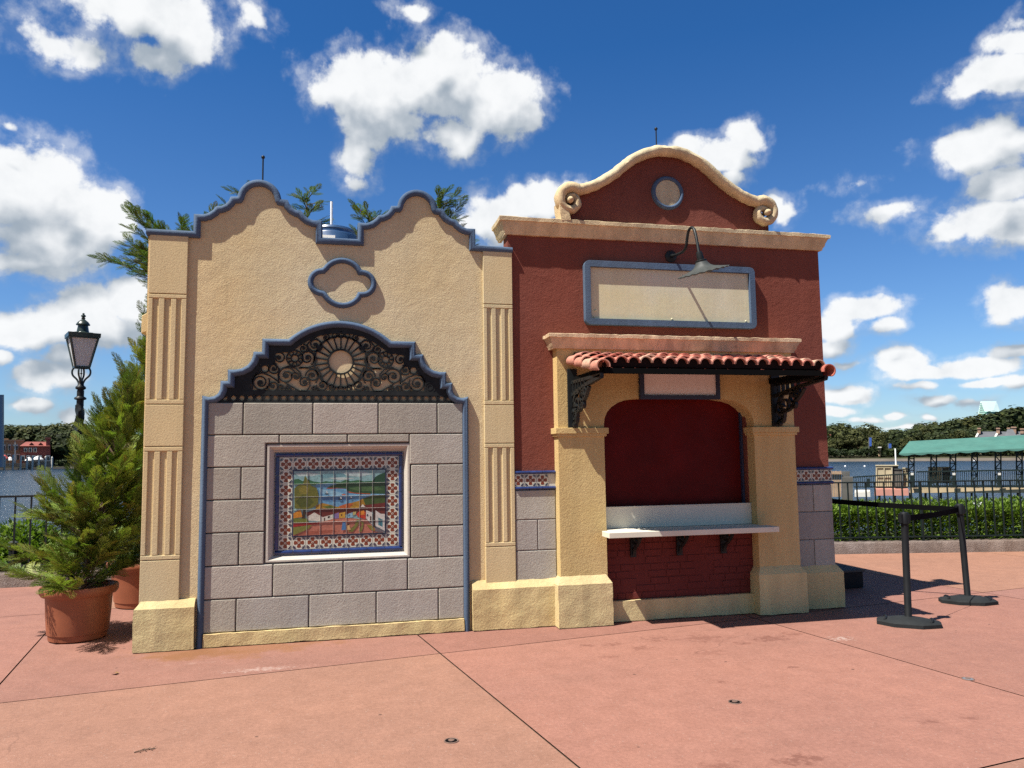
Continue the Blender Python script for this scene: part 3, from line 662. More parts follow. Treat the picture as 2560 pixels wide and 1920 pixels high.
# the painting
PX0, PX1, PZ0, PZ1 = -.372, .433, .905, 1.474
mb = MB(); mb.plate([(PX0-.012, PZ0-.012), (PX1+.012, PZ0-.012), (PX1+.012, PZ1+.012), (PX0-.012, PZ1+.012)], 7.160, 7.171); mb.build('painting_liner', M['navy'], mural)
PAINT = [
 ((145, 185, 185), [(415, 490), (1525, 455), (1525, 1210), (415, 1275)]),
 ((195, 210, 205), [(430, 520), (560, 500), (740, 520), (640, 545), (480, 550)]), ((120, 165, 172), [(700, 540), (900, 500), (1100, 520), (980, 560), (760, 570)]), ((190, 208, 205), [(1000, 500), (1250, 480), (1380, 510), (1200, 545), (1040, 530)]), ((205, 215, 208), [(820, 565), (1000, 555), (1150, 565), (980, 590)]),
 ((60, 110, 70), [(418, 590), (470, 582), (520, 610), (590, 588), (650, 610), (740, 622), (800, 605), (860, 612), (900, 604), (980, 612), (1040, 583), (1100, 600), (1200, 585), (1260, 600), (1375, 590), (1375, 640), (1050, 650), (820, 655), (740, 660), (418, 655)]),
 ((40, 78, 52), [(1300, 612), (1370, 600), (1400, 545), (1440, 520), (1525, 485), (1525, 660), (1215, 650), (1215, 605)]),
 ((110, 165, 200), [(680, 645), (830, 628), (1060, 640), (1525, 660), (1525, 790), (1300, 790), (1200, 850), (1000, 900), (950, 912), (740, 900), (690, 820)]),
 ((150, 195, 215), [(720, 700), (900, 720), (1040, 760), (900, 780), (740, 750)]), ((85, 135, 180), [(740, 800), (960, 790), (1150, 800), (1000, 850), (780, 850)]),
 ((165, 75, 50), [(796, 694), (870, 672), (1045, 680), (1045, 692), (940, 690), (860, 698)]), ((170, 85, 55), [(1050, 725), (1160, 728), (1345, 742), (1340, 757), (1180, 752), (1080, 742)]),
 ((52, 88, 52), [(812, 684), (860, 660), (940, 636), (1060, 626), (1525, 624), (1525, 745), (1340, 745), (1150, 738), (1060, 718), (1040, 690), (940, 682)]), ((80, 112, 66), [(1080, 690), (1200, 665), (1400, 660), (1510, 690), (1380, 715), (1180, 715)]),
 ((180, 135, 45), [(680, 905), (760, 870), (860, 892), (940, 915), (1020, 885), (1200, 835), (1280, 795), (1380, 765), (1525, 755), (1525, 880), (1300, 905), (1000, 960), (680, 955)]), ((190, 95, 45), [(960, 905), (1060, 870), (1140, 868), (1080, 930), (980, 940)]),
 ((70, 92, 42), [(1250, 805), (1380, 768), (1525, 758), (1525, 855), (1400, 885), (1280, 880)]), ((95, 110, 45), [(760, 915), (860, 895), (930, 920), (860, 945)]),
 ((195, 120, 98), [(415, 1150), (740, 1095), (900, 1050), (1100, 1045), (1300, 1060), (1410, 1170), (1525, 1205), (415, 1275)]), ((170, 92, 72), [(430, 1265), (600, 1215), (900, 1190), (940, 1215), (700, 1250)]),
 ((112, 44, 38), [(560, 990), (700, 942), (900, 932), (1200, 922), (1222, 892), (1525, 850), (1525, 1000), (1400, 955), (1300, 970), (1100, 1000), (900, 1000), (770, 1050), (740, 1030), (660, 990), (580, 1055)]),
 ((226, 220, 204), [(582, 1040), (665, 986), (745, 1030), (770, 1045), (770, 1092), (582, 1086)]), ((226, 220, 204), [(772, 1040), (885, 1005), (885, 1062), (772, 1092)]), ((60, 50, 45), [(825, 1030), (850, 1024), (850, 1050), (825, 1055)]), ((90, 55, 45), [(780, 1050), (795, 1046), (795, 1085), (780, 1088)]),
 ((142, 120, 170), [(903, 1000), (960, 980), (960, 1050), (903, 1058)]), ((216, 165, 62), [(962, 990), (1036, 970), (1036, 1040), (962, 1052)]), ((110, 70, 40), [(985, 1000), (1000, 996), (1000, 1022), (985, 1026)]), ((150, 195, 215), [(1060, 1000), (1126, 975), (1126, 1036), (1060, 1046)]), ((60, 100, 140), [(1075, 1005), (1090, 1000), (1090, 1025), (1075, 1028)]), ((205, 190, 120), [(1130, 970), (1172, 965), (1160, 1000), (1130, 1010)]),
 ((200, 60, 38), [(1168, 1000), (1216, 952), (1286, 968), (1286, 1056), (1200, 1035)]), ((230, 140, 50), [(1218, 958), (1268, 950), (1272, 1000), (1218, 1006)]),
 ((226, 220, 210), [(1290, 945), (1362, 972), (1362, 1112), (1290, 1042)]), ((80, 55, 45), [(1338, 1015), (1356, 1020), (1356, 1100), (1338, 1085)]), ((70, 80, 90), [(1300, 990), (1318, 995), (1318, 1025), (1300, 1018)]), ((62, 42, 36), [(1376, 955), (1406, 950), (1406, 1150), (1382, 1140)]), ((226, 220, 210), [(1406, 945), (1470, 985), (1520, 985), (1520, 1188), (1406, 1132)]), ((62, 132, 145), [(1440, 1032), (1495, 1052), (1495, 1142), (1440, 1118)]), ((40, 60, 70), [(1465, 1042), (1470, 1044), (1470, 1130), (1465, 1128)]),
 ((236, 230, 215), [(1222, 908), (1248, 875), (1282, 908)]),
 ((218, 140, 42), [(418, 1000), (500, 955), (525, 1045), (418, 1062)]), ((112, 122, 48), [(418, 1062), (580, 1058), (600, 1105), (418, 1118)]), ((168, 38, 38), [(418, 1120), (740, 1100), (740, 1122), (580, 1140), (418, 1168)]),
 ((128, 128, 58), [(418, 1172), (640, 1136), (590, 1190), (450, 1255), (418, 1262)]), ((122, 122, 56), [(1070, 1205), (1150, 1130), (1178, 1060), (1212, 1060), (1186, 1140), (1125, 1212)]), ((126, 124, 58), [(1200, 1200), (1242, 1122), (1218, 1066), (1262, 1095), (1254, 1150), (1236, 1206)]), ((140, 128, 50), [(1296, 1120), (1374, 1130), (1405, 1192), (1350, 1182)]), ((110, 105, 110), [(1405, 1150), (1520, 1190), (1520, 1206), (1405, 1200)]),
 ((58, 44, 30), [(518, 1058), (538, 930), (562, 930), (556, 1062)]),
 ((112, 112, 42), [(430, 945), (424, 700), (480, 652), (528, 640), (548, 540), (592, 605), (622, 662), (692, 690), (716, 790), (702, 885), (640, 932), (560, 952), (500, 945)]), ((84, 92, 36), [(440, 860), (520, 780), (600, 800), (660, 860), (600, 920), (500, 930)]), ((140, 130, 52), [(470, 700), (540, 660), (600, 690), (580, 760), (500, 770)]),
 ((40, 50, 60), [(786, 752), (838, 752), (826, 768), (798, 768)]), ((235, 235, 230), [(808, 712), (826, 750), (808, 752)]), ((40, 50, 60), [(948, 812), (1002, 812), (990, 830), (960, 830)]), ((235, 235, 230), [(976, 782), (996, 812), (976, 812)]), ((60, 70, 90), [(1088, 798), (1122, 798), (1114, 808), (1096, 808)]), ((235, 235, 230), [(1102, 776), (1114, 798), (1102, 798)]), ((195, 120, 100), [(990, 760), (1030, 752), (1045, 768), (1000, 775)]),
 ((75, 130, 182), [(1006, 1098), (1040, 1094), (1046, 1186), (990, 1194)]), ((50, 40, 40), [(1014, 1086), (1030, 1084), (1032, 1100), (1014, 1102)]), ((225, 180, 120), [(1064, 1132), (1090, 1128), (1106, 1186), (1060, 1190)]), ((50, 40, 40), [(1068, 1112), (1084, 1112), (1084, 1130), (1068, 1132)]),
]
mb = MB()
for k, (rgb, pts) in enumerate(PAINT):
    mb.cur = lin(*[c*.78 for c in rgb]); q = []
    for (x, y) in pts:
        u = min(1, max(0, (x-417)/1108)); v = (y-(490-35*u))/(785-30*u)
        q.append((PX0+u*(PX1-PX0), 7.1598-.00012*k, PZ1-min(1, max(0, v))*(PZ1-PZ0)))
    t = tessellate_polygon([[Vector((p[0], p[2], 0)) for p in q]])
    mb.raw(q, [tuple(a_) for a_ in t])
mb.build('lake_village_painting', M['painting'], mural)
mb = MB(); yq = 7.152
for i in range(1, 7): x = PX0+(PX1-PX0)*i/7; mb.box(x-.0007, x+.0007, yq-.0005, yq+.006, PZ0, PZ1)
for j in range(1, 5): z = PZ0+(PZ1-PZ0)*j/5; mb.box(PX0, PX1, yq-.0007, yq+.006, z-.0007, z+.0007)
mb.build('grout_lines', M['grout'], mural)

# ================================================================== RED PAVILION
red = thing('red_pavilion', 'dark red stucco serving pavilion with cream scroll gable, pillars and arch', 'building', (3.3, YW, 0))
RX0, RX1, RC = 1.60, 5.0, 3.285
mb = MB(); mb.plate([(RX0, 0), (RX1, 0), (RX1, 3.80), (RX0, 3.80)], YW, YW+.19, [[(2.50, .80), (4.06, .80), (4.06, 2.25), (2.50, 2.25)]])
mb.build('wall', M['red'], red)
mb = MB(); mb.box(RX0+.002, RX1-.002, YW+.192, 10.0, 0, 3.50); mb.build('rear_block', M['red'], red)
mb = MB(); mb.box(2.48, 4.08, 7.205, 7.24, .85, 2.2); mb.build('shutter', M['shutter'], red)
for x in (4.035, 2.51): mb = MB(); mb.box(x, x+.02, 7.17, 7.205, .9, 2.14); mb.build('shutter_rail', M['navy'], red)
cor = [(0, -.16), (.03, -.16), (.034, -.142), (.05, -.12), (.056, -.09), (.072, -.062), (.078, -.045), (.094, -.040), (.096, -.004), (.09, 0), (0, 0)]
def cornice(name, x0, x1, yf, yb, ztop, mat, sc=1.0):
    mb = MB(); path = []
    def seg(a, b, n): 
        for i in range(n): path.append((a[0]+(b[0]-a[0])*i/n, a[1]+(b[1]-a[1])*i/n))
    seg((x1, yb), (x1, yf), 4); seg((x1, yf), (x0, yf), 60); seg((x0, yf), (x0, yb), 4); path.append((x0, yb))
    mb.sweep(path[::-1], [(-u*sc, ztop+v*sc) for u, v in cor], False, 'XY')
    mb.shift(lambda p: p + mnoise.noise_vector(p*16)*.006 + (Vector((0, 0, mnoise.noise(p*30)*.006)) if p.z > ztop-.03 else Vector((0, 0, 0))))
    return mb.build(name, mat, red, 32)
cornice('cornice', RX0, RX1, YW, YW+.30, 3.883, M['trimcream'])
mb = MB(); mb.box(RX0-.005, RX1+.005, YW-.01, YW+.19, 3.80, 3.872); mb.build('parapet_top', M['trimcream'], red)
# gable wall
GH = [(1.14, 3.87), (1.14, 4.0), (1.07, 4.10), (1.0, 4.215), (.80, 4.27), (.60, 4.39), (.39, 4.565), (.20, 4.655), (0, 4.69)]
gl = [(RC-a, z) for a, z in GH] + [(RC+a, z) for a, z in GH[::-1][1:]]
mb = MB(); mb.plate(gl, YW, YW+.18); mb.build('gable_wall', M['red'], red)
# cream scroll moulding
def catmull(P, n=8):
    out = []
    for i in range(len(P)-1):
        p0, p1, p2, p3 = P[max(i-1, 0)], P[i], P[i+1], P[min(i+2, len(P)-1)]
        for k in range(n):
            t = k/n; out.append(tuple(.5*((2*p1[j])+(-p0[j]+p2[j])*t+(2*p0[j]-5*p1[j]+4*p2[j]-p3[j])*t*t+(-p0[j]+3*p1[j]-3*p2[j]+p3[j])*t**3) for j in range(2)))
    out.append(tuple(P[-1])); return out
def volute(sg):
    pts = catmull([(0, 4.672), (.15, 4.66), (.38, 4.562), (.60, 4.385), (.80, 4.262), (.98, 4.198)], 8)
    cx, cz = 1.055, 4.085; n_ = 44
    for i in range(1, n_+1):
        t = i/n_; a_ = R(118)-t*R(500); r = .130*(1-t)**.9+.012*t+.006
        pts.append((cx+r*cos(a_), cz+r*sin(a_)))
    return [(RC+sg*x, z) for x, z in pts]
for_l = []
mb = MB()
for sg in (-1, 1):
    p = volute(sg); k = len(p)
    rr = [.053 if i < 40 else max(.024, .060-.038*(i-40)/(k-40)) for i in range(k)]
    base = MB(); base.tube([(x, 0, z) for x, z in p], rr, 12)
    base.shift(lambda q: Vector((q.x, 7.075+q.y*1.5, q.z)) + mnoise.noise_vector(q*18)*.008)
    mb.raw(base.v, base.f)
    ev = p[-1]; kn = MB(); kn.lathe([(0.0, -.035), (.018, -.03), (.030, -.014), (.033, 0), (.030, .014), (.02, .028), (0, .035)], (0, 0), 12); kn.shift(lambda q: Vector((ev[0]+q.x, 7.02+q.z*1.6, ev[1]+q.y))); mb.raw(kn.v, kn.f)
    # hood running back over the wall's top
    hp = [(x, z+.012) for x, z in p[:46]]
    if sg > 0: hp = hp[::1]
    else: hp = hp[::1]
    mb.sweep(hp, [(-.028, -.19), (.028, -.19), (.028, .03), (-.028, .03)], False, 'XZ', YW)
ft = MB(); ft.hexa([(RC-1.165, 7.02, 3.872), (RC-1.07, 7.02, 3.872), (RC-1.07, 7.2, 3.872), (RC-1.165, 7.2, 3.872), (RC-1.19, 7.02, 4.06), (RC-1.10, 7.02, 4.03), (RC-1.10, 7.2, 4.03), (RC-1.19, 7.2, 4.06)], .025, .01); mb.raw(ft.v, ft.f)
mb.build('scroll_moulding', M['trimcream'], red, 50)
# round medallion
mx0, mz0 = 3.285, 4.246
med = MB(); med.sweep(arc(mx0, mz0, .177, 0, 350, 35)[::-1], [(0, -.01)] + round_prof(.045, .035, 8) + [(-.045, -.01)], True, 'XZ', YW); mo = med.build('medallion_ring', M['blue'], red, 60)
med = MB(); med.plate(arc(mx0, mz0, .135, 0, 350, 35)[::-1], 7.105, YW+.01); med.build('medallion_disc', M['trimcream'], red)
# pillars, imposts, surround with the arch
def pillar(x0, x1):
    mb = MB(); mb.box(x0, x1, 6.98, YW+.01, .40, 1.762, .06, .003)
    o = mb.build('pillar', M['ochre'], red, 180)
    mb = MB(); mb.box(x0-.018, x1+.018, 6.962, YW+.008, 1.760, 1.786); mb.box(x0-.032, x1+.036, 6.948, YW+.006, 1.786, 1.842); mb.build('impost', M['ochre'], o, bevel=.004)
    mb = MB(); plinth(mb, x0-.042, x1+.03, 6.925, .47, YW+.02, .078, True, True); mb.build('plinth', M['plinth'], o, 180)
pillar(2.035, 2.492); pillar(4.075, 4.53)
ah = [(2.492, 1.842), (2.492, 1.88), (2.500, 1.935), (2.525, 1.99), (2.57, 2.04), (2.635, 2.082), (2.72, 2.11), (2.85, 2.128), (3.05, 2.138), (RC, 2.140)]
opening = ah + [(2*RC-x-.002, z) for x, z in ah[::-1][1:]]
sur = [(2.035, 1.842), (2.035, 2.60), (4.53, 2.60), (4.53, 1.842)] + opening[::-1]
mb = MB(); tri = tessellate_polygon([[Vector((x, z, 0)) for x, z in sur]]); n = len(sur)
mb.raw([(x, 6.98, z) for x, z in sur] + [(x, 7.20, z) for x, z in sur], [tuple(t)[::-1] for t in tri] + [tuple(n+k for k in t) for t in tri] + [(i, (i+1) % n, n+(i+1) % n, n+i) for i in range(n)])
mb.build('arch_surround', M['ochre'], red)
cornice('door_cornice', 2.02, 4.53, 6.985, YW, 2.735, M['pinkcornice'], .86)
mb = MB(); mb.box(2.022, 4.528, 6.99, YW+.004, 2.60, 2.728); mb.build('cornice_core', M['pinkcornice'], red)
# plinths either side and stone dado
mb = MB(); plinth(mb, 1.218, 2.02, 7.048, .445, YW+.02, .075, False, False); mb.build('plinth', M['plinth'], red, 180)
mb = MB(); plinth(mb, 4.535, 5.065, 7.048, .43, 7.9, .068, False, True); mb.build('plinth', M['plinth'], red, 180)
def blk2(x0, x1, z0, z1): mb.cur = bt(); mb.plate([(x0+.004, z0+.004), (x1-.004, z0+.004), (x1-.004, z1-.004), (x0+.004, z1-.004)], 7.098, YW+.005)
for side in (0, 1):
    mb = MB()
    if side == 0: blk2(1.638, 2.034, .425, .70); blk2(1.638, 1.853, .70, .985); blk2(1.853, 2.034, .70, .985); blk2(1.638, 2.034, .985, 1.262)
    else: blk2(4.531, 4.79, .973, 1.25); blk2(4.79, 5.012, .973, 1.25); blk2(4.531, 5.012, .692, .973); blk2(4.531, 4.775, .41, .692); blk2(4.775, 5.012, .41, .692)
    dado = mb.build('stone_dado', M['blocks'], red, bevel=.006)
    mb = MB(); x0, x1, zt = ((1.602, 2.034, 1.26), (4.531, 5.006, 1.25))[side]; mb.box(x0, x1, 7.112, YW-.0005, .40, zt); mb.build('mortar', M['mortar'], dado)
    mb = MB(); x0, x1, z0 = ((1.64, 2.034, 1.27), (4.531, 5.018, 1.258))[side]; mb.box(x0, x1, 7.104, YW-.001, z0, z0+.167); bg_ = mb.build('tile_band', M['grout'], red)
    mb = MB()
    for k in range(4):
        cx = 1.67+.118*k if side == 0 else 4.955-.118*k
        if side or cx < 2.0: flower_tile(mb, cx, z0+.083, .116, 7.100)
    mb.build('flower_tiles', M['glaze'], bg_)
    for z in (z0+.173, z0+.025):
        mb = MB(); x0, x1 = ((1.64, 2.034), (4.531, 5.03))[side]; n_ = round((x1-x0)/.15)
        for i in range(n_):
            s, e = x0+(x1-x0)*i/n_, x0+(x1-x0)*(i+1)/n_; mb.sweep([(s+.002, z), (e-.002, z)], [(0, -.03)] + round_prof(.032, .028, 8) + [(-.032, -.03)], False, 'XZ', 7.108)
        mb.build('blue_edge_tiles', M['blueglaze'], bg_, 60)
# brick apron below the counter
mb = MB(); mb.box(2.49, 4.08, 7.098, YW-.001, .19, .86); rb = random.Random(5); ncrs = 9; ch = .60/ncrs
for k in range(ncrs):
    z = .20+k*ch; x = 2.50-rb.uniform(0, .1)
    while x < 4.07:
        w = rb.choice((.14, .17, .19, .21, .08)); a_, b2 = max(x, 2.495), min(x+w, 4.072)
        if b2-a_ > .03 and rb.random() < .86: mb.plate([(a_+.005, z+.005), (b2-.005, z+.005), (b2-.005, z+ch-.005), (a_+.005, z+ch-.005)], 7.0905+rb.uniform(-.0015, .002), 7.099)
        x += w
mb.build('brick_apron', M['brick'], red, bevel=.004)
mb = MB(); mb.box(2.48, 4.09, 7.045, YW-.002, .008, .196, .04, .006); mb.build('apron_base', M['plinth'], red, 180)
mb = MB(); mb.tube([(5.0, 7.45, 3.37), (5.10, 7.45, 3.355)], .022, 10); mb.build('spout', M['iron'], red, 40)

# ---------------- tiled awning
awn = thing('tiled_awning', 'narrow red clay tile awning on black iron scroll brackets over the serving window', 'awning', (3.24, 6.5, 2.3))
AX0, AX1, YB, YF, ZB, ZF = 2.205, 4.26, 6.96, 6.08, 2.515, 2.345
def tile_mesh(mb, x, y0, z0, y1, z1, r0, r1, th=.010, n=9, a0=0.0, a1=pi):
    vs = []
    for (y, z, r) in ((y0, z0, r0), (y1, z1, r1)):
        for rr in (r, r-th):
            for i in range(n+1):
                a_ = a0+(a1-a0)*i/n; vs.append((x+rr*cos(a_), y, z+rr*sin(a_)*.95))
    m_ = n+1; fs = []
    for i in range(n):
        fs += [(i, i+1, 2*m_+i+1, 2*m_+i), (m_+i+1, m_+i, 3*m_+i, 3*m_+i+1), (i+1, i, m_+i, m_+i+1), (2*m_+i, 2*m_+i+1, 3*m_+i+1, 3*m_+i)]
    fs += [(0, 2*m_, 3*m_, m_), (n, m_+n, 3*m_+n, 2*m_+n)]
    mb.raw(vs, fs)
mb = MB(); ncol = 19; rt = random.Random(11); rowsn = 4
TC = [(.42, .145, .105), (.46, .165, .12), (.38, .115, .082), (.45, .20, .145), (.48, .19, .145), (.33, .10, .074), (.46, .28, .20), (.40, .18, .14)]
for i in range(ncol):
    x = AX0+.03+(AX1-AX0-.06)*i/(ncol-1)
    for k in range(rowsn):
        t0, t1 = k/rowsn, (k+1)/rowsn+.04
        y0, y1 = YB+(YF-YB)*t0, YB+(YF-YB)*min(t1, 1.0); z0 = ZB+(ZF-ZB)*t0; z1 = ZB+(ZF-ZB)*min(t1, 1.0)
        lift = .0; jx, jz = rt.uniform(-.003, .003), rt.uniform(-.004, .004)
        mb.cur = rt.choice(TC); tile_mesh(mb, x+jx, y0, z0+jz-.008, y1, z1+jz+.017, .048, .060)
for (x, dz, r0, r1) in ((AX0-.035, -.030, -.15, pi+.75), (AX1+.050, -.045, -1.2, pi+.2)):
    for k in range(rowsn):
        t0, t1 = k/rowsn, min(1.0, (k+1)/rowsn+.04); mb.cur = rt.choice(TC)
        tile_mesh(mb, x, YB+(YF-YB)*t0, ZB+(ZF-ZB)*t0+dz-.008, YB+(YF-.03-YB)*t1, ZB+(ZF-ZB)*t1+dz+.014,   .052, .062, n=14, a0=r0, a1=r1)
M['tile'] = colmat('clay_roof_tile', .9, 0, .15, .38, 20)
mb.build('roof_tiles', M['tile'], awn, 50)
mb = MB()
for i in range(ncol-1):          # pans between the covers, coloured darker for the shade in the gaps
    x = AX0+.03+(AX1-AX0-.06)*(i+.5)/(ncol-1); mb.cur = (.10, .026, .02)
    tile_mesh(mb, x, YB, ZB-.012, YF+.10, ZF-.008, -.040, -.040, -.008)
for i in range(ncol):  # black discs put in as the shade inside the tile ends
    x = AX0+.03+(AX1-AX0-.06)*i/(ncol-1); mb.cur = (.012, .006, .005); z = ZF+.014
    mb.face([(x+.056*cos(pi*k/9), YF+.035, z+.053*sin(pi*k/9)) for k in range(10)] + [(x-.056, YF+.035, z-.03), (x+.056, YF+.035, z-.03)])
mb.build('pans_and_shade_discs', M['tile'], awn, 50)
M['darkfascia'] = plain('black_painted_timber', (.003, .003, .003), .8, spec=.08)
mb = MB(); mb.hexa([(AX0, YF+.03, ZF-.066), (AX1, YF+.03, ZF-.066), (AX1, YB, ZB-.075), (AX0, YB, ZB-.075), (AX0, YF+.03, ZF-.052), (AX1, YF+.03, ZF-.052), (AX1, YB, ZB-.055), (AX0, YB, ZB-.055)])
mb.build('soffit_board', M['darkfascia'], awn)
mb = MB(); mb.box(AX0-.01, AX1+.01, YF+.01, YF+.045, ZF-.075, ZF-.028); mb.box(AX0-.02, AX0+.01, YF+.05, YB, ZF-.07, ZF-.02); mb.box(AX1-.01, AX1+.02, YF+.05, YB, ZF-.07, ZF-.02); mb.build('fascia', M['darkfascia'], awn)
mb = MB(); mb.box(AX0, AX1, 6.955, 6.978, ZB-.08, ZB+.045); mb.build('flashing', M['darkfascia'], awn)
def bracket(xb0, xb1, xs):
    mb = MB(); mb.box(xb0, xb1, 6.955, 6.9785, 1.845, 2.40)
    o = mb.build('bracket', M['iron'], awn, bevel=.003)
    sc = MB(); t = .017
    def strip(p, w=.016): sc.ribbon(p, w, -t, t)
    top = [(6.955, 2.285), (6.13, 2.262)]
    strip([(6.955, 2.272), (6.12, 2.262)], .03); strip([(6.955, 2.155), (6.55, 2.212), (6.13, 2.252)], .034)
    for y in (6.90, 6.82, 6.74, 6.66, 6.56): strip([(y, 2.165+(6.955-y)*.12), (y, 2.272)], .014)
    def sp(cy, cz, r, turns, a0, ccw, w=.015):
        n_ = int(20*turns)+4; pts = []
        for i in range(n_+1):
            u = i/n_; rr = r*(.2+.8*u**.8); a_ = R(a0)-ccw*2*pi*turns*(1-u); pts.append((cy+rr*cos(a_), cz+rr*sin(a_)))
        strip(pts, w)
    sp(6.80, 2.06, .088, 1.4, 60, 1); sp(6.885, 2.04, .065, 1.2, 200, -1); sp(6.66, 2.125, .066, 1.3, 100, -1); sp(6.56, 2.165, .045, 1.3, 60, 1); sp(6.87, 1.935, .058, 1.4, 250, 1); sp(6.64, 2.05, .042, 1.3, 0, 1); sp(6.90, 1.875, .028, 1.2, 90, 1)
    strip(catmull([(6.955, 1.86), (6.91, 1.90), (6.82, 1.93), (6.80, 1.98), (6.72, 2.0), (6.62, 2.07), (6.54, 2.12), (6.46, 2.19)], 6)); strip(catmull([(6.95, 1.98), (6.90, 2.10), (6.84, 2.15), (6.74, 2.16), (6.70, 2.19)], 6)); strip(catmull([(6.72, 2.0), (6.73, 2.06), (6.70, 2.12), (6.62, 2.19)], 6))
    sc.shift(lambda p: Vector((xs+p.y, p.x, p.z)))
    sc.build('scrollwork', M['iron'], o, 40)
bracket(2.13, 2.225, 2.178); bracket(4.275, 4.37, 4.322)

# ---------------- serving counter
cnt = thing('serving_counter', 'white serving counter shelf with splashback on three black brackets', 'counter', (3.27, 7.0, .85))
mb = MB(); mb.plate([(0, 0)]*0 or [(2.425, 0), (4.15, 0), (4.15, .05), (2.425, .05)], 6.72, 6.918); mb.shift(lambda p: p+Vector((0, 0, .825)))
m2 = MB(); m2.box(2.5, 4.068, 6.918, 7.10, .825, .875); mb.raw(m2.v, m2.f); mb.build('shelf', M['white'], cnt, bevel=.003)
mb = MB(); mb.box(2.496, 4.07, 7.082, 7.118, .878, 1.075); mb.box(2.496, 4.07, 7.075, 7.118, 1.075, 1.083); mb.build('splashback', M['white'], cnt)
for x in (2.79, 3.27, 3.74):
    mb = MB(); mb.box(x-.028, x+.028, 7.058, 7.082, .60, .823); mb.box(x-.022, x+.022, 6.86, 7.06, .803, .823)
    s = MB(); s.ribbon(catmull([(7.06, .62), (7.03, .68), (6.97, .72), (6.92, .76), (6.88, .80)], 6), .022, -.014, .014); s.ribbon(arc(7.01, .76, .03, 0, 340, 14), .012, -.014, .014, True)
    s.shift(lambda p: Vector((x+p.y, p.x, p.z))); mb.raw(s.v, s.f); mb.build('bracket', M['iron'], cnt, 40)

# ---------------- signs
def rrect(x0, x1, z0, z1, r, n=5):
    return [p for cx, cz, a0 in ((x1-r, z1-r, 0), (x0+r, z1-r, 90), (x0+r, z0+r, 180), (x1-r, z0+r, 270)) for p in arc(cx, cz, r, a0, a0+90, n)]
sgn = thing('blank_sign', 'large blank cream sign board in a blue rounded frame under the gooseneck lamp', 'sign', (3.28, 7.1, 2.86))
mb = MB(); mb.plate(rrect(2.357, 4.205, 2.853, 3.494, .055)[::-1], 7.055, YW-.001, [[(2.418, 2.915), (4.143, 2.915), (4.143, 3.431), (2.418, 3.431)]]); mb.build('frame', M['blue'], sgn, bevel=.008)
mb = MB(); mb.box(2.41, 4.15, 7.092, YW-.002, 2.905, 3.44); mb.build('panel', M['panel'], sgn)
for (x, z) in ((2.47, 3.0), (2.455, 2.93), (3.28, 2.935), (4.10, 2.935), (4.09, 3.40)):
    mb = MB(); mb.lathe([(.011, 0), (.010, .005), (.006, .008), (0, .009)], (0, 0), 10); mb.shift(lambda p: Vector((x+p.x, 7.092-p.z, z+p.y))); mb.build('screw', M['panel'], sgn, 60)
sg2 = thing('blank_menu_sign', 'small blank pale pink sign in a navy frame hanging below the tiled awning', 'sign', (3.28, 6.95, 2.12))
mb = MB(); mb.plate([(2.855, 2.115), (3.70, 2.115), (3.70, 2.44), (2.855, 2.44)], 6.935, 6.978, [[(2.897, 2.155), (3.66, 2.155), (3.66, 2.405), (2.897, 2.405)]]); mb.build('frame', M['navy'], sg2, bevel=.004)
mb = MB(); mb.box(2.89, 3.667, 6.952, 6.976, 2.147, 2.412); mb.build('panel', M['pinkpanel'], sg2)

# ---------------- gooseneck lamp
gl_ = thing('gooseneck_lamp', 'dark gooseneck barn lamp with scalloped shade above the blank sign', 'wall lamp', (3.30, 7.12, 3.59))
LX = 3.30
mb = MB(); mb.lathe([(.062, 0), (.062, .012), (.05, .022), (.022, .028), (.018, .05), (0, .05)], (0, 0), 18); mb.shift(lambda p: Vector((LX+p.x, 7.119-p.z, 3.585+p.y))); mb.build('wall_plate', M['iron'], gl_, 40)
arm2 = catmull([(7.10, 3.585), (6.95, 3.565), (6.83, 3.562), (6.765, 3.59), (6.735, 3.66), (6.70, 3.725), (6.645, 3.745), (6.585, 3.715), (6.545, 3.63), (6.515, 3.52), (6.495, 3.44)], 6)
mb = MB(); mb.tube([(LX, y, z) for y, z in arm2], .014, 10); mb.build('arm', M['iron'], gl_, 60)
ax = Vector((.27, .10, -1)).normalized(); rotq = Vector((0, 0, -1)).rotation_difference(ax).to_matrix(); hc = Vector((LX, 6.493, 3.455))
def tilt(p): return hc + rotq @ p
mb = MB(); mb.lathe([(0, .02), (.024, .018), (.03, 0), (.034, -.06), (.052, -.065), (.052, -.078), (.045, -.085)], (0, 0), 20); mb.shift(tilt); mb.build('socket_cap', M['iron'], gl_, 40)
nr = 80; sca = lambda t: 1+.028*cos(16*t)
mb = MB(); vs = []
pr = [(.05, -.078), (.062, -.10), (.078, -.122), (.105, -.140), (.16, -.158), (.238, -.180), (.238, -.185), (.16, -.164), (.10, -.147), (.073, -.128), (.056, -.105)]
for (r, z) in pr:
    for j in range(nr):
        t = 2*pi*j/nr; k = max(0, (r-.1)/.135); vs.append((r*(1+.022*k*cos(20*t))*cos(t), r*(1+.022*k*cos(20*t))*sin(t), z+.004*k*cos(20*t)))
fs = [(i*nr+j, i*nr+(j+1) % nr, (i+1)*nr+(j+1) % nr, (i+1)*nr+j) for i in range(len(pr)-1) for j in range(nr)]
mb.raw(vs, fs); mb.shift(tilt); mb.build('shade', M['gunmetal'], gl_, 50)
mb = MB(); mb.lathe([(0, -.175), (.02, -.17), (.028, -.155), (.026, -.135), (.016, -.11), (0, -.10)], (0, 0), 14); mb.shift(tilt); mb.build('bulb', M['pvc'], gl_, 60)

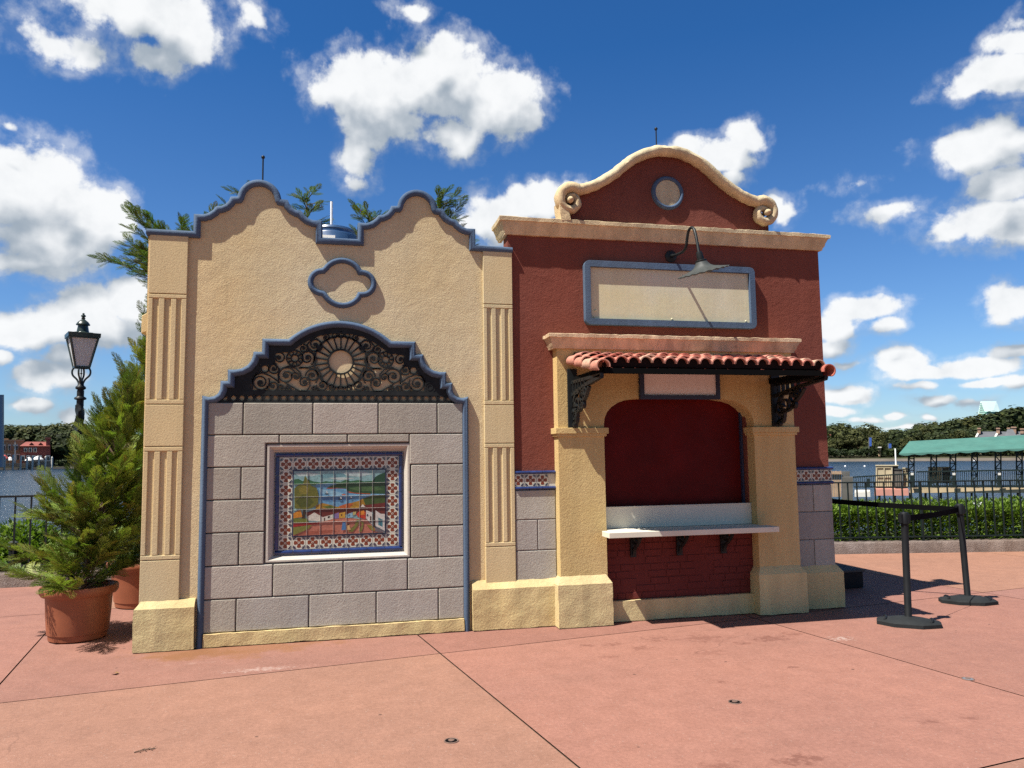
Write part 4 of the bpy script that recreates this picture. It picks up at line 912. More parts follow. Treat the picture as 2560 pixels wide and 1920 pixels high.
# ---------------- rods and tank on the roofs
def rod(x, y, z0, z1, label, mat, ball=True, r=.007):
    t = thing('lightning_rod', label, 'lightning rod', (x, y, z0))
    mb = MB(); mb.tube([(x, y, z0), (x, y, z1)], r, 8); mb.build('shaft', mat, t, 60)
    if ball:
        mb = MB(); mb.lathe([(0, z1-.018), (.013, z1-.012), (.018, z1), (.013, z1+.012), (0, z1+.018)], (x, y), 10); mb.build('ball_tip', mat, t, 60)
    mb = MB(); mb.lathe([(.022, z0), (.022, z0+.02), (.012, z0+.035), (0, z0+.035)], (x, y), 10); mb.build('foot', mat, t, 40)
rod(-.685, 7.2, 4.10, 4.36, 'thin dark lightning rod on the taller-looking left cream gable', M['iron'])
rod(3.219, 7.2, 4.69, 4.96, 'thin dark lightning rod on top of the scroll gable', M['iron'])
tk = thing('roof_tank', 'round blue plastic tank top showing in the notch between the cream gables', 'tank', (-.06, 8.35, 3.42))
mb = MB(); mb.lathe([(.27, 3.42), (.27, 3.95), (.262, 3.965), (.232, 3.972), (.228, 4.00), (.235, 4.012), (.225, 4.035), (.15, 4.06), (0, 4.072)], (-.06, 8.35), 44); mb.build('shell', M['tank'], tk, 40)
mb = MB(); mb.box(-.20, -.035, 8.066, 8.078, 3.86, 3.905); mb.build('label_plate', M['pvc'], tk)
mb = MB(); mb.tube([(-.15, 8.15, 3.97), (-.13, 8.17, 4.03)], .010, 6); mb.build('hasp', M['tank'], tk, 40)
wp = thing('white_vent_pipe', 'thin white vent pipe rising behind the blue roof tank', 'pipe', (-.075, 8.6, 3.42))
mb = MB(); mb.tube([(-.075, 8.6, 3.42), (-.08, 8.6, 4.44)], .013, 8); mb.build('pipe', M['pvc'], wp, 60)
mb = MB(); mb.tube([(-.075, 8.6, 3.42), (-.075, 8.6, 3.5)], .03, 10); mb.build('collar', M['pvc'], wp, 60)

# ================================================================== PLANTS
def conifer(root, base, height, spread, nb, seed, bare=.10, lean=(0, 0), fl=.30, droop=0.0, col=((.080, .122, .020), (.29, .325, .066)), cs=1.0, zlow=0.0, tipup=.45, prof=(.72, .10), up0=.35, curl=.10):
    rnd = random.Random(seed); bx, by, bz = base
    axis = lambda z: Vector((bx+lean[0]*z/height, by+lean[1]*z/height, bz+z))
    tr = MB(); tr.tube([axis(height*k/8) + Vector((rnd.uniform(-.01, .01), rnd.uniform(-.01, .01), 0)) for k in range(9)], [max(.006, .035*height/2*(1-k/8.3)) for k in range(9)], 7)
    cr = MB()
    # one flat feathery spray, axis +X
    def spray_local():
        q = []; nn = 11
        for i in range(nn):
            t = (i+.6)/nn; w = .0029*(1.25-.5*t)
            l = .46*(1-t)**.75*(.35+.65*min(1, t*3.2))+.05
            for s in (-1, 1):
                a_ = R(rnd.uniform(32, 52)); d = Vector((cos(a_), s*sin(a_), rnd.uniform(-.15, .15))); nrm = Vector((-d.y, d.x, 0)).normalized()
                p = Vector((t, 0, -.10*t*t)); e = p+d*l+Vector((l*.25, 0, -.06*l)); m_ = p+d*l*.5; W = w/fl
                q.append((p-nrm*W*.6, m_-nrm*W*1.5, e, m_+nrm*W*1.5, p+nrm*W*.6))
                for f_ in (.35, .6, .8):
                    for s2 in (-1, 1):
                        pp = p+(e-p)*f_; dd = (d*.8+nrm*s2*.62).normalized(); ll = l*.34*(1.1-f_*.6); n2 = Vector((-dd.y, dd.x, 0)).normalized()*W*1.0
                        q.append((pp-n2, pp+dd*ll, pp+n2))
        ee = Vector((1.08, 0, -.12)); q.append((Vector((.82, -.02, -.07)), ee, Vector((.82, .02, -.07))))
        return q
    protos = [spray_local() for _ in range(5)]
    br = MB()
    for b in range(nb):
        t = (b+rnd.random())/nb
        z = height*(zlow+(1-zlow)*(bare+(1-bare)*t**1.05))
        hfrac = z/height
        L = spread*((1-hfrac)**prof[0]+prof[1])*rnd.uniform(.55, 1.22)
        az = b*2.399+rnd.uniform(-.5, .5); up = rnd.uniform(-.22, .22)+up0+tipup*hfrac
        d = Vector((cos(az)*cos(up), sin(az)*cos(up), sin(up)))
        p0 = axis(z); npts = 6; pts = [p0]
        for k in range(npts):
            d2 = (d+Vector((0, 0, curl*k*tipup-.05-droop*k*(1-hfrac)**2+rnd.uniform(-.08, .08)))+Vector((rnd.uniform(-.1, .1), rnd.uniform(-.1, .1), 0))).normalized()
            pts.append(pts[-1]+d2*L/npts)
        br.tube(pts, [max(.002, .010*(1-k/(npts+.5))) for k in range(npts+1)], 5)
        ns = max(4, int(L/fl*9*cs))
        for s in range(ns):
            u = .22+.80*(s+rnd.random())/ns; u = min(u, .999); k = int(u*npts); f_ = u*npts-k
            p = pts[k].lerp(pts[k+1], f_); bd = (pts[k+1]-pts[k]).normalized()
            side = bd.cross(Vector((0, 0, 1))).normalized()*rnd.choice((-1, 1))
            fd = (bd*rnd.uniform(.5, 1.1)+side*rnd.uniform(.1, .8)+Vector((0, 0, rnd.uniform(-.35, .5)))).normalized() if s < ns-2 else (bd+Vector((0, 0, .15))).normalized()
            nz = (Vector((0, 0, 1))+Vector((rnd.uniform(-.7, .7), rnd.uniform(-.7, .7), 0))); ys = nz.cross(fd).normalized(); zs = fd.cross(ys)
            sl = fl*rnd.uniform(.55, 1.15)*(.75+.4*(1-hfrac)); c0, c1 = col; m_ = rnd.random()**1.3
            cr.cur = tuple((c0[i]*(1-m_)+c1[i]*m_)*rnd.uniform(.8, 1.15) for i in range(3))
            if rnd.random() < .004: cr.cur = (.20, .085, .03)
            for poly in protos[rnd.randrange(5)]:
                cr.face([p+(fd*v.x+ys*v.y+zs*v.z)*sl for v in poly])
    t_ = tr.build('trunk', M['bark'], root, 60)
    br.build('branches', M['bark'], t_, 60)
    return cr.build('crown', M['needles'], root)

def pot(root, x, y, rb_, rt_, h, sc=1.0):
    mb = MB(); mb.lathe([(rb_*.9, 0), (rb_, .012), (rb_+.006, .06), (rb_+.014, .064), (rb_+(rt_-rb_)*.5, h*.5), (rt_-.02, h-.085), (rt_-.018, h-.08), (rt_+.012, h-.075), (rt_+.028, h-.05), (rt_+.03, h-.015), (rt_+.022, h), (rt_-.01, h), (rt_-.035, h-.02), (rt_-.05, h-.09), (0, h-.095)], (x, y), 48)
    p = mb.build('pot', M['terracotta'], root, 40)
    mb = MB(); mb.lathe([(rt_-.05, h-.085), (.1, h-.06), (0, h-.055)], (x, y), 20); mb.build('soil', M['soil'], root, 60)
    return p
P1 = (-2.265, 7.80)
t = thing('potted_conifer', 'bushy potted conifer nearest the cream pilaster, in a full terracotta pot', 'potted tree', (*P1, 0))
pot(t, *P1, .235, .29, .47); conifer(t, (P1[0], P1[1], .39), 1.90, .50, 104, 21, bare=.0, lean=(.38, .08), fl=.225, cs=1.0, tipup=.8, prof=(.62, .17), up0=.38, droop=.06)
P2 = (-2.06, 9.35)
t = thing('potted_conifer', 'taller potted conifer standing behind the front one, its pot half hidden', 'potted tree', (*P2, 0))
pot(t, *P2, .29, .36, .48); conifer(t, (P2[0], P2[1], .38), 2.88, .64, 118, 22, bare=.02, lean=(.05, .0), fl=.26, cs=.9, tipup=.8, prof=(.62, .16), up0=.48, droop=.05)
HT = [(-1.85, 10.15, 4.12, 1.12, 31, 50, .86, 'tall conifer reaching out past the upper left corner of the cream pavilion'),
      (-1.05, 9.9, 4.86, .46, 32, 40, .72, 'conifer tip showing above the left shoulder of the left cream gable'),
      (-.40, 10.0, 4.98, .28, 33, 22, .78, 'thin conifer tip showing right of the left cream dome'),
      (.40, 9.9, 4.70, .44, 34, 36, .74, 'conifer tip showing between the roof tank and the right cream dome'),
      (1.30, 9.9, 4.96, .46, 35, 40, .76, 'bright conifer tip showing right of the right cream dome')]
for (x, y, h, s_, sd, nb, zl, lb) in HT:
    t = thing('conifer', lb, 'tree', (x, y, 0))
    conifer(t, (x, y, 0), h, s_, int(nb*1.15), sd, bare=0, fl=.225, cs=.9, zlow=zl, tipup=.35, prof=(.5, .55), up0=.28, curl=-.12, col=((.06, .095, .02), (.14, .175, .04)))

def leafy(name, label, cat, boxf, n, size, cols, seed, mat='leaf', kind=None, droop=.0):
    rnd = random.Random(seed); mb = MB()
    for _ in range(n):
        p, out = boxf(rnd); L = size*rnd.uniform(.6, 1.25); w = L*rnd.uniform(.20, .30)
        d = (out + Vector((rnd.uniform(-.8, .8), rnd.uniform(-.8, .8), rnd.uniform(-.4, .9)))).normalized(); a_ = d.cross(Vector((rnd.uniform(-.5, .5), rnd.uniform(-.5, .5), 1))).normalized(); u_ = a_.cross(d)
        m_ = rnd.random(); mb.cur = tuple((cols[0][i]*(1-m_)+cols[1][i]*m_) for i in range(3))
        mid = p+d*L*.5-u_*L*.08
        mb.face([p, p+d*L*.35+a_*w, mid+d*L*.06]); mb.face([p, mid+d*L*.06, p+d*L*.35-a_*w]); mb.face([p+d*L*.35+a_*w, p+d*L-u_*L*.18, mid+d*L*.06]); mb.face([mid+d*L*.06, p+d*L-u_*L*.18, p+d*L*.35-a_*w])
    return mb

# hedge behind the right-hand fence
hx = [(5.7, 11.75), (7.7, 11.35), (8.9, 11.1), (10.6, 10.75), (14.0, 10.05)]
def along(path, t):
    seg = [(Vector(path[i+1])-Vector(path[i])).length for i in range(len(path)-1)]; tot = sum(seg); s = t*tot
    for i, l in enumerate(seg):
        if s <= l or i == len(seg)-1: return Vector(path[i]).lerp(Vector(path[i+1]), min(1, s/l))
        s -= l
def hedge_pt(rnd):
    t = rnd.random(); c = along(hx, t); hgt = .63+.09*mnoise.noise(Vector((t*26, 0, 0)))+.07*mnoise.noise(Vector((t*80, 3, 0)))
    if 5.6 < c.x < 7.7: hgt -= .10+.12*max(0, mnoise.noise(Vector((t*14, 9, 0))))
    a_ = rnd.uniform(0, pi); rr = rnd.uniform(.72, 1.0); dy = -cos(a_)*.42*rr; dz = sin(a_)**.6*hgt*rr
    if rnd.random() < .45: dy = -.42*rnd.uniform(.6, 1); dz = rnd.uniform(-.03, hgt*.85)
    if rnd.random() < .30: dy = rnd.uniform(-.4, .42); dz = rnd.uniform(-.02, hgt*.9)
    return Vector((c.x+dy*.22, c.y+dy, .12+dz)), Vector((0, dy, dz)).normalized()
hd = thing('hedge', 'bright green leafy hedge behind the dark fence on the right', 'hedge', (9.0, 11.1, .12))
leafy('leaves', '', '', hedge_pt, 38000, .072, ((.055, .105, .015), (.18, .26, .04)), 51).build('leaves', M['leaf'], hd)
mb = MB()
rr = random.Random(9)
for k in range(70):
    c = along(hx, (k+.5)/70); b0 = Vector((c.x, c.y+rr.uniform(-.25, .25), .1))
    mb.tube([b0, b0+Vector((rr.uniform(-.06, .06), rr.uniform(-.1, .1), .25)), b0+Vector((rr.uniform(-.15, .15), rr.uniform(-.25, .25), .5))], [.009, .007, .003], 5)
mb.build('stems', M['bark'], hd, 60)
wf = MB()
for k in range(16):
    p = along(hx, rr.random()); z = .12+.55*rr.uniform(.8, 1.12); c = Vector((p.x, p.y-.2, z))
    for j in range(5):
        a_ = 2*pi*j/5; e = c+Vector((cos(a_)*.03, -.01, sin(a_)*.03)); wf.face([c, e+Vector((0.010, 0, 0.01)), e+Vector((-.010, 0, -.01))])
wf.build('white_blossoms', M['pvc'], hd)['kind'] = 'stuff'
# shrubs behind the left railing
for (x, y, h, w, sd, lb, n) in ((-4.3, 12.3, .62, .75, 61, 'loose light green shrub behind the black railing at the left edge', 3600), (-3.05, 12.2, .50, .6, 62, 'low leafy shrub behind the railing beside the front potted conifer', 2400), (-5.4, 12.4, .6, .8, 63, 'leafy shrub at the very left edge behind the railing', 2600)):
    t = thing('shrub', lb, 'shrub', (x, y, .12))
    def bp(rnd, x=x, y=y, h=h, w=w):
        a_ = rnd.uniform(0, 2*pi); r = w*sqrt(rnd.random()); k = 1-(r/w)**2; return Vector((x+cos(a_)*r, y+sin(a_)*r*.7, .13+rnd.uniform(0, 1)*h*(.35+.65*k))), Vector((cos(a_)*.5, sin(a_)*.5, .8))
    leafy('leaves', '', '', bp, n, .10, ((.06, .11, .018), (.15, .21, .035)), sd).build('leaves', M['leaf'], t)
    mb = MB()
    for k in range(9):
        a_ = rr.uniform(0, 6.28); mb.tube([(x, y, .1), (x+cos(a_)*w*.3, y+sin(a_)*w*.3, .1+h*.5), (x+cos(a_)*w*.5, y+sin(a_)*w*.5, .1+h*.85)], [.010, .007, .003], 5)
    mb.build('stems', M['bark'], t, 60)

# ================================================================== RAILINGS AND STREET FURNITURE
def railing(root, path, ztop, zbot, pitch, pr_, rail, mat, post_every=None, foot=.17):
    pts = [Vector((x, y, 0)) for x, y in path]
    for z, nm in ((ztop, 'top_rail'), (zbot, 'bottom_rail')):
        mb = MB()
        for a_, b2 in zip(pts[:-1], pts[1:]): mb.bar(a_+Vector((0, 0, z)), b2+Vector((0, 0, z)), rail*1.4, rail)
        mb.build(nm, mat, root, bevel=.003)
    seg = [(b2-a_).length for a_, b2 in zip(pts[:-1], pts[1:])]; tot = sum(seg); n_ = int(tot/pitch); mb = MB(); posts = []
    for k in range(n_+1):
        c = along([(p.x, p.y) for p in pts], k/n_); c = Vector((c.x, c.y, 0))
        if post_every and k % post_every == 0: posts.append(c)
        else: mb.box(c.x-pr_/2, c.x+pr_/2, c.y-pr_/2, c.y+pr_/2, zbot, ztop)
    mb.build('pickets', mat, root)
    for c in posts:
        mb = MB(); w = pr_*1.0; mb.box(c.x-w, c.x+w, c.y-w, c.y+w, foot-.01, ztop+.012); mb.build('post', mat, root, bevel=.003)
fr = thing('iron_fence', 'dark green iron fence on the kerb in front of the bright hedge', 'fence', (9, 10.6, .17))
fk = [(x, y) for x, y in offs(KERB, .13)]
railing(fr, [(5.3, 11.22)] + [p for p in fk if 7.2 < p[0] < 15], 1.09, .235, .142, .017, .022, M['fence'], 13)
fl_ = thing('black_railing', 'black metal railing on the kerb at the left edge by the water', 'railing', (-4.2, 11.2, .17))
railing(fl_, [p for p in fk if -13 < p[0] < 2.2], 1.14, .25, .185, .018, .026, M['iron'], 12)

# bollard light behind the railing
bl = thing('bollard_light', 'short dark bollard light with ringed cap behind the left railing', 'light', (-4.25, 11.75, .1))
mb = MB(); mb.lathe([(.05, .1), (.048, .40), (.055, .405), (.055, .43), (.045, .435)], (-4.25, 11.75), 16); mb.build('post', M['black'], bl, 40)
mb = MB(); mb.lathe([(.06, .44), (.06, .455), (.045, .46), (.045, .475), (.062, .48), (.062, .50), (.03, .52), (0, .525)], (-4.25, 11.75), 16); mb.build('cap', M['gunmetal'], bl, 40)

# street lamp
SX, SY = -3.45, 11.6
lamp = thing('street_lamp', 'old style dark green lantern on a twisted black post behind the potted conifers', 'street lamp', (SX, SY, .1))
mb = MB(); mb.lathe([(.13, .1), (.13, .3), (.09, .42), (.06, .5)], (SX, SY), 20)
nz = 150; ns_ = 12; vs = []
for k in range(nz+1):
    z = .5+2.05*k/nz
    for j in range(ns_):
        t = 2*pi*j/ns_; r = .056+.011*cos(3*t-z*26) if z < 2.35 else .05; r *= 1-.08*(z-.5)/2
        vs.append((SX+r*cos(t), SY+r*sin(t), z))
mb.raw(vs, [(k*ns_+j, k*ns_+(j+1) % ns_, (k+1)*ns_+(j+1) % ns_, (k+1)*ns_+j) for k in range(nz) for j in range(ns_)])
mb.lathe([(.05, 2.42), (.075, 2.43), (.075, 2.45), (.045, 2.47), (.04, 2.56), (.065, 2.575), (.065, 2.60), (.04, 2.62), (.035, 2.68), (0, 2.69)], (SX, SY), 16)
M['lampgreen'] = plain('dark_green_enamel', (.022, .034, .030), .32, var=.2, spec=.6)
mb.build('post', M['iron'], lamp, 60)
mb = MB()
for (dx, dy) in ((1, 0), (-1, 0), (0, 1), (0, -1)):
    mb.tube([(SX+dx*a_, SY+dy*a_, z) for a_, z in catmull([(.015, 2.62), (.05, 2.70), (.105, 2.76), (.115, 2.82), (.09, 2.875)], 5)], .013, 8)
mb.tube([(SX, SY, 2.65), (SX, SY, 2.87)], .008, 6); mb.lathe([(0, 2.77), (.02, 2.785), (0, 2.80)], (SX, SY), 8)
mb.build('cradle', M['lampgreen'], lamp, 60)
LR = Matrix.Rotation(R(24), 3, 'Z'); lc = Vector((SX, SY, 0))
def LP(x, y, z): return lc + LR @ Vector((x, y, z))
b0, t0_, zb_, zt_ = .085, .170, 2.87, 3.275
fr_ = MB(); pn = MB()
cb = [(-b0, -b0), (b0, -b0), (b0, b0), (-b0, b0)]; ct = [(-t0_, -t0_), (t0_, -t0_), (t0_, t0_), (-t0_, t0_)]
for i in range(4):
    j = (i+1) % 4
    fr_.bar(LP(*cb[i], zb_), LP(*ct[i], zt_), .022); fr_.bar(LP(*cb[i], zb_), LP(*cb[j], zb_), .024); fr_.bar(LP(*ct[i], zt_), LP(*ct[j], zt_), .026)
fr_.build('lantern_frame', M['lampgreen'], lamp, bevel=.002)
for i in range(4):
    j = (i+1) % 4; pn = MB(); q = .96
    a4 = [(*[c*q for c in cb[i]], zb_), (*[c*q for c in cb[j]], zb_), (*[c*q for c in ct[j]], zt_), (*[c*q for c in ct[i]], zt_)]
    b4 = [(x*.96, y*.96, z) for x, y, z in a4]
    pn.raw([LP(*p) for p in a4+b4], ((0, 1, 2, 3), (7, 6, 5, 4), (0, 4, 5, 1), (1, 5, 6, 2), (2, 6, 7, 3), (3, 7, 4, 0))); pn.build('glass_pane', M['glass'], lamp)
mb = MB(); e = .198
def ringq(s, z): return [LP(-s, -s, z), LP(s, -s, z), LP(s, s, z), LP(-s, s, z)]
lv = [(e*.985, 3.278), (e, 3.288), (e*.86, 3.305), (.11, 3.350), (.085, 3.355)]
vs = [p for s, z in lv for p in ringq(s, z)]
for i in range(4): v = vs[4+i]; vs[4+i] = v+Vector((0, 0, .045))
mb.raw(vs, [(k*4+i, k*4+(i+1) % 4, (k+1)*4+(i+1) % 4, (k+1)*4+i) for k in range(4) for i in range(4)] + [(3, 2, 1, 0)])
mb.lathe([(.10, 3.35), (.078, 3.365), (.062, 3.455), (.088, 3.462), (.086, 3.474), (.066, 3.505), (.030, 3.535), (.018, 3.545), (.028, 3.56), (.015, 3.572), (.032, 3.585), (.028, 3.60), (.010, 3.612), (.018, 3.622), (0, 3.635)], (SX, SY), 20)
mb.build('lantern_roof', M['lampgreen'], lamp, 40)
mb = MB(); mb.lathe([(.018, 2.88), (.018, 2.97), (.028, 2.98), (.028, 3.06), (0, 3.08)], (SX, SY), 10); mb.build('burner', M['steel'], lamp, 40)

# stanchions
def stanchion(x, y, h, label, lean, ang):
    root = thing('stanchion', label, 'stanchion', (x, y, 0), 'belt stanchions beside the pavilion')
    rot = Matrix.Rotation(ang, 3, 'Z'); pts = [(.265, .065), (.265, -.055), (.11, -.165), (-.12, -.165), (-.265, -.07), (-.265, .055), (-.12, .15), (.11, .15)]
    mb = MB(); lv = [(1.0, 0.0), (1.0, .032), (.93, .045), (.42, .072), (.2, .078)]
    vs = [Vector((x, y, 0)) + rot @ Vector((a_*s, b_*s, z)) for s, z in lv for a_, b_ in pts]; n_ = 8
    mb.raw(vs, [(k*n_+i, k*n_+(i+1) % n_, (k+1)*n_+(i+1) % n_, (k+1)*n_+i) for k in range(len(lv)-1) for i in range(n_)] + [tuple(range(n_))[::-1], tuple((len(lv)-1)*n_+i for i in range(n_))])
    bo = mb.build('base', M['rubber'], root, 30)
    for s in (-1, 1):
        mb = MB(); cc = [Vector((x, y, 0)) + rot @ Vector((s*.19+a_, b_, z)) for a_, b_, z in ((-.012, -.08, .044), (0, -.07, .056), (.006, -.03, .060), (.006, .03, .060), (0, .07, .056), (-.012, .08, .044))]
        mb.tube(cc, .011, 8); mb.build('handle', M['black'], bo, 60)
    tp = Vector((x+lean[0], y+lean[1], h)); bt = Vector((x, y, .07)); d = tp-bt
    mb = MB(); mb.tube([bt, bt+d*.01, bt+d*.90], [.038, .031, .031], 20); mb.build('pole', M['black'], root, 50)
    mb = MB(); mb.tube([bt+d*.885, bt+d*.89, bt+d*.985, bt+d], [.033, .040, .040, .031], 20)
    for k in range(4):
        a_ = k*pi/2+.3; c = bt+d*.94+Vector((cos(a_)*.042, sin(a_)*.042, 0)); mb.box(c.x-.012, c.x+.012, c.y-.012, c.y+.012, c.z-.04, c.z+.04)
    mb.build('head', M['black'], root, 40)
    return root, bt+d*.94
s1, h1 = stanchion(5.115, 6.22, 1.02, 'nearer black belt stanchion, with its heavy rubber base on the pink paving', (.012, -.01), R(-38))
s2, h2 = stanchion(6.42, 6.92, 1.02, 'farther black belt stanchion, leaning slightly beside the building shadow', (-.03, 0), R(-28))
def beltmesh(a_, b2, sag, root):
    mb = MB(); n_ = 18; up = Vector((0, 0, .027)); vs = []
    sd = (b2-a_).cross(Vector((0, 0, 1))).normalized()*.0015
    for k in range(n_+1):
        u = k/n_; p = a_.lerp(b2, u)-Vector((0, 0, sag*4*u*(1-u))); tw = Vector((0, .004*sin(6*u), 0)); vs += [p-up-sd, p-up+sd, p+up+sd+tw, p+up-sd+tw]
    mb.raw(vs, [(4*k+i, 4*k+(i+1) % 4, 4*k+4+(i+1) % 4, 4*k+4+i) for k in range(n_) for i in range(4)] + [(3, 2, 1, 0), (4*n_, 4*n_+1, 4*n_+2, 4*n_+3)])
    mb.build('belt', M['belt'], root, 30)
v = (h2-h1).normalized(); beltmesh(h1+v*.04, h2-v*.04, .012, s1)
we = Vector((5.003, 8.15, 1.08)); v = (we-h2).normalized(); beltmesh(h2+v*.04, we, .016, s2)

# black box beside the building
M['darklid'] = plain('dark_grey_lid', (.075, .072, .068), .8, spec=.15)
bxr = thing('black_step_box', 'low black box with a grey lid on the paving beside the right plinth', 'box', (5.6, 8.2, 0))
mb = MB(); mb.box(5.10, 5.985, 7.98, 8.42, .004, .185); mb.build('body', M['black'], bxr, bevel=.006)
mb = MB(); mb.box(5.08, 6.0, 7.965, 8.44, .186, .212); mb.build('lid', M['darklid'], bxr, bevel=.004)

# floor sockets
M['socket'] = plain('worn_bronze_socket', (.14, .085, .065), .65, var=.4, vs=40)
for (x, y, lb, cap) in ((.64, 4.45, 'round floor socket sunk in the tan slab near the bottom centre', 0), (2.5, 4.65, 'round floor socket sunk in the middle pink slab', 0), (4.3, 4.68, 'round floor socket with pale worn cap in the right slab', 1)):
    t = thing('floor_socket', lb, 'floor socket', (x, y, 0), 'umbrella sockets in the paving')
    mb = MB(); mb.lathe([(.043, .001), (.042, .004), (.037, .005), (.034, .003), (.034, -.02)], (x, y), 24); mb.build('rim', M['socket'], t, 60)
    mb = MB(); mb.lathe([(.036, .0025), (.02, .0028), (0, .003)] if not cap else [(.036, .003), (.015, .006), (0, .006)], (x, y), 20); mb.build('hole', M['steel'] if cap else M['belt'], t, 60)
    mb = MB(); mb.lathe([(.018, .0035), (.018, .007), (.012, .008), (0, .008)], (x, y), 14); mb.build('plug', M['socket'], t, 50)
# litter
t = MB(); t.raw([(-1.63, 6.42, .004), (-1.60, 6.40, .022), (-1.575, 6.43, .006), (-1.60, 6.46, .012)], ((0, 1, 3), (1, 2, 3)))
M['dryleaf'] = plain('dry_leaf', (.32, .20, .05), .7)
tag(t.build('dry_leaf', M['dryleaf']), 'small yellow fallen leaf on the paving below the left plinth', 'leaf')
g0 = gnd(362, 1877); mb = MB(); mb.tube([g0+Vector((-.05, -.02, .004)), g0+Vector((0, 0, .008)), g0+Vector((.05, .012, .004))], .003, 5)
for k in range(6): p = g0+Vector((-.03+.014*k, -.01+.004*k, .008)); mb.bar(p, p+Vector((.012, .02*(1 if k % 2 else -1), .002)), .004, .001)
tag(mb.build('conifer_twig', M['bark']), 'small broken conifer twig lying on the tan slab at bottom left', 'twig')

# ================================================================== FAR THINGS
def K(x, y, Y): return at(2060+x*.22604, 1050+y*.22604, Y)       # survey of the right-hand view
def fp(px, py, dist):                                              # point at a distance along the ground
    d = ray(px, py); s = dist/sqrt(d.x**2+d.y**2); return Vector((d.x*s, d.y*s, CZ+d.z*s))
def KF(x, y, dist): return fp(2060+x*.22604, 1050+y*.22604, dist)
def prism(mb, pts, depth):   # front outline + a push away from the viewer
    c = sum((Vector(p) for p in pts), Vector())/len(pts); d = Vector((c.x, c.y, 0)).normalized()*depth; n_ = len(pts)
    mb.raw([Vector(p) for p in pts] + [Vector(p)+d for p in pts], [tuple(range(n_))[::-1], tuple(range(n_, 2*n_))] + [(i, (i+1) % n_, n_+(i+1) % n_, n_+i) for i in range(n_)])
def kbox(mb, x0, x1, y0, y1, dist, depth): prism(mb, [KF(x0, y1, dist), KF(x1, y1, dist), KF(x1, y0, dist), KF(x0, y0, dist)], depth)
# dock
DD = 48.0
dock = thing('boat_dock', 'beige boat dock platform with dark railing reaching over the lake', 'dock', KF(1500, 800, DD))
mb = MB(); kbox(mb, 945, 2700, 757, 806, DD, 4.5); mb.build('deck', M['deckwood'], dock)
mb = MB(); kbox(mb, 555, 936, 772, 836, DD-.6, 4); mb.build('ramp', M['pinkdeck'], dock)
mb = MB(); kbox(mb, 338, 512, 800, 850, DD-.5, 3); mb.build('float_platform', M['farwhite'], dock)
for x in range(600, 2600, 170): mb = MB(); kbox(mb, x, x+26, 806, 900, DD+.8, .4); mb.build('pile', M['darkwood'], dock)
mb = MB(); kbox(mb, 330, 2700, 735, 747, DD-.1, .08)
for y0 in (573,):
    a_, b2 = KF(1020, 573, DD-.1), KF(2700, 545, DD-.1); mb.bar(a_, b2, .07); a_, b2 = KF(320, 632, DD-.1), KF(960, 594, DD-.1); mb.bar(a_, b2, .07)
for x in range(330, 2700, 24):
    yt = 632-(x-320)*38/640 if x < 960 else (573-(x-1020)*28/1680); mb.bar(KF(x, yt, DD-.1), KF(x, 740, DD-.1), .03)
mb.build('railing', M['fence'], dock)
for x in (490, 975, 1437, 1940, 2440):
    mb = MB(); yt = 590 if x > 500 else 628; kbox(mb, x-20, x+20, yt+22, 745, DD-.5, .22); o = mb.build('railing_post', M['fence'], dock)
    if x > 500: mb = MB(); kbox(mb, x-16, x+16, yt-4, yt+20, DD-.5, .2); mb.build('post_lamp', M['farwhite'], o)
can = thing('dock_canopy', 'long green canvas canopy on trussed posts over the boat dock', 'canopy', KF(1500, 750, DD+1))
e0, e1 = KF(830, 372, DD), KF(2700, 292, DD); r0, r1 = KF(945, 235, DD+2.2), KF(2700, 138, DD+2.2); f0, f1 = KF(850, 352, DD+4.4), KF(2700, 275, DD+4.4)
mb = MB(); ns_ = 60
for k in range(ns_):
    u0, u1 = k/ns_, (k+1)/ns_
    L = lambda a_, b2, u: a_.lerp(b2, u)
    sc_ = lambda u: Vector((0, 0, -.07*abs(sin(u*ns_*.55))))
    mb.face([L(e0, e1, u0), L(e0, e1, u1), L(r0, r1, u1), L(r0, r1, u0)]); mb.face([L(r0, r1, u0), L(r0, r1, u1), L(f0, f1, u1), L(f0, f1, u0)])
    mb.face([L(e0, e1, u0)+Vector((0, 0, -.06))+sc_(u0), L(e0, e1, u1)+Vector((0, 0, -.06))+sc_(u1), L(e0, e1, u1), L(e0, e1, u0)])
mb.face([e0, r0, f0]); mb.build('canvas', M['canvas'], can, 25)
for x in (965, 1213, 1425, 1665, 1925, 2160, 2420):
    mb = MB(); yb_, hw = 745, 31; yt = 372-(x-830)*.043
    for s in (-hw, hw): mb.bar(KF(x+s, yt, DD+.6), KF(x+s, yb_, DD+.6), .07)
    ys = [yt+(yb_-yt)*k/6 for k in range(7)]
    for k in range(6): mb.bar(KF(x-hw, ys[k], DD+.6), KF(x+hw, ys[k], DD+.6), .05); mb.bar(KF(x-hw if k % 2 else x+hw, ys[k], DD+.6), KF(x+hw if k % 2 else x-hw, ys[k+1], DD+.6), .05)
    mb.build('truss_post', M['fence'], can)
mb = MB(); mb.bar(KF(840, 385, DD+.6), KF(2700, 305, DD+.6), .12); mb.build('eave_beam', M['fence'], can)
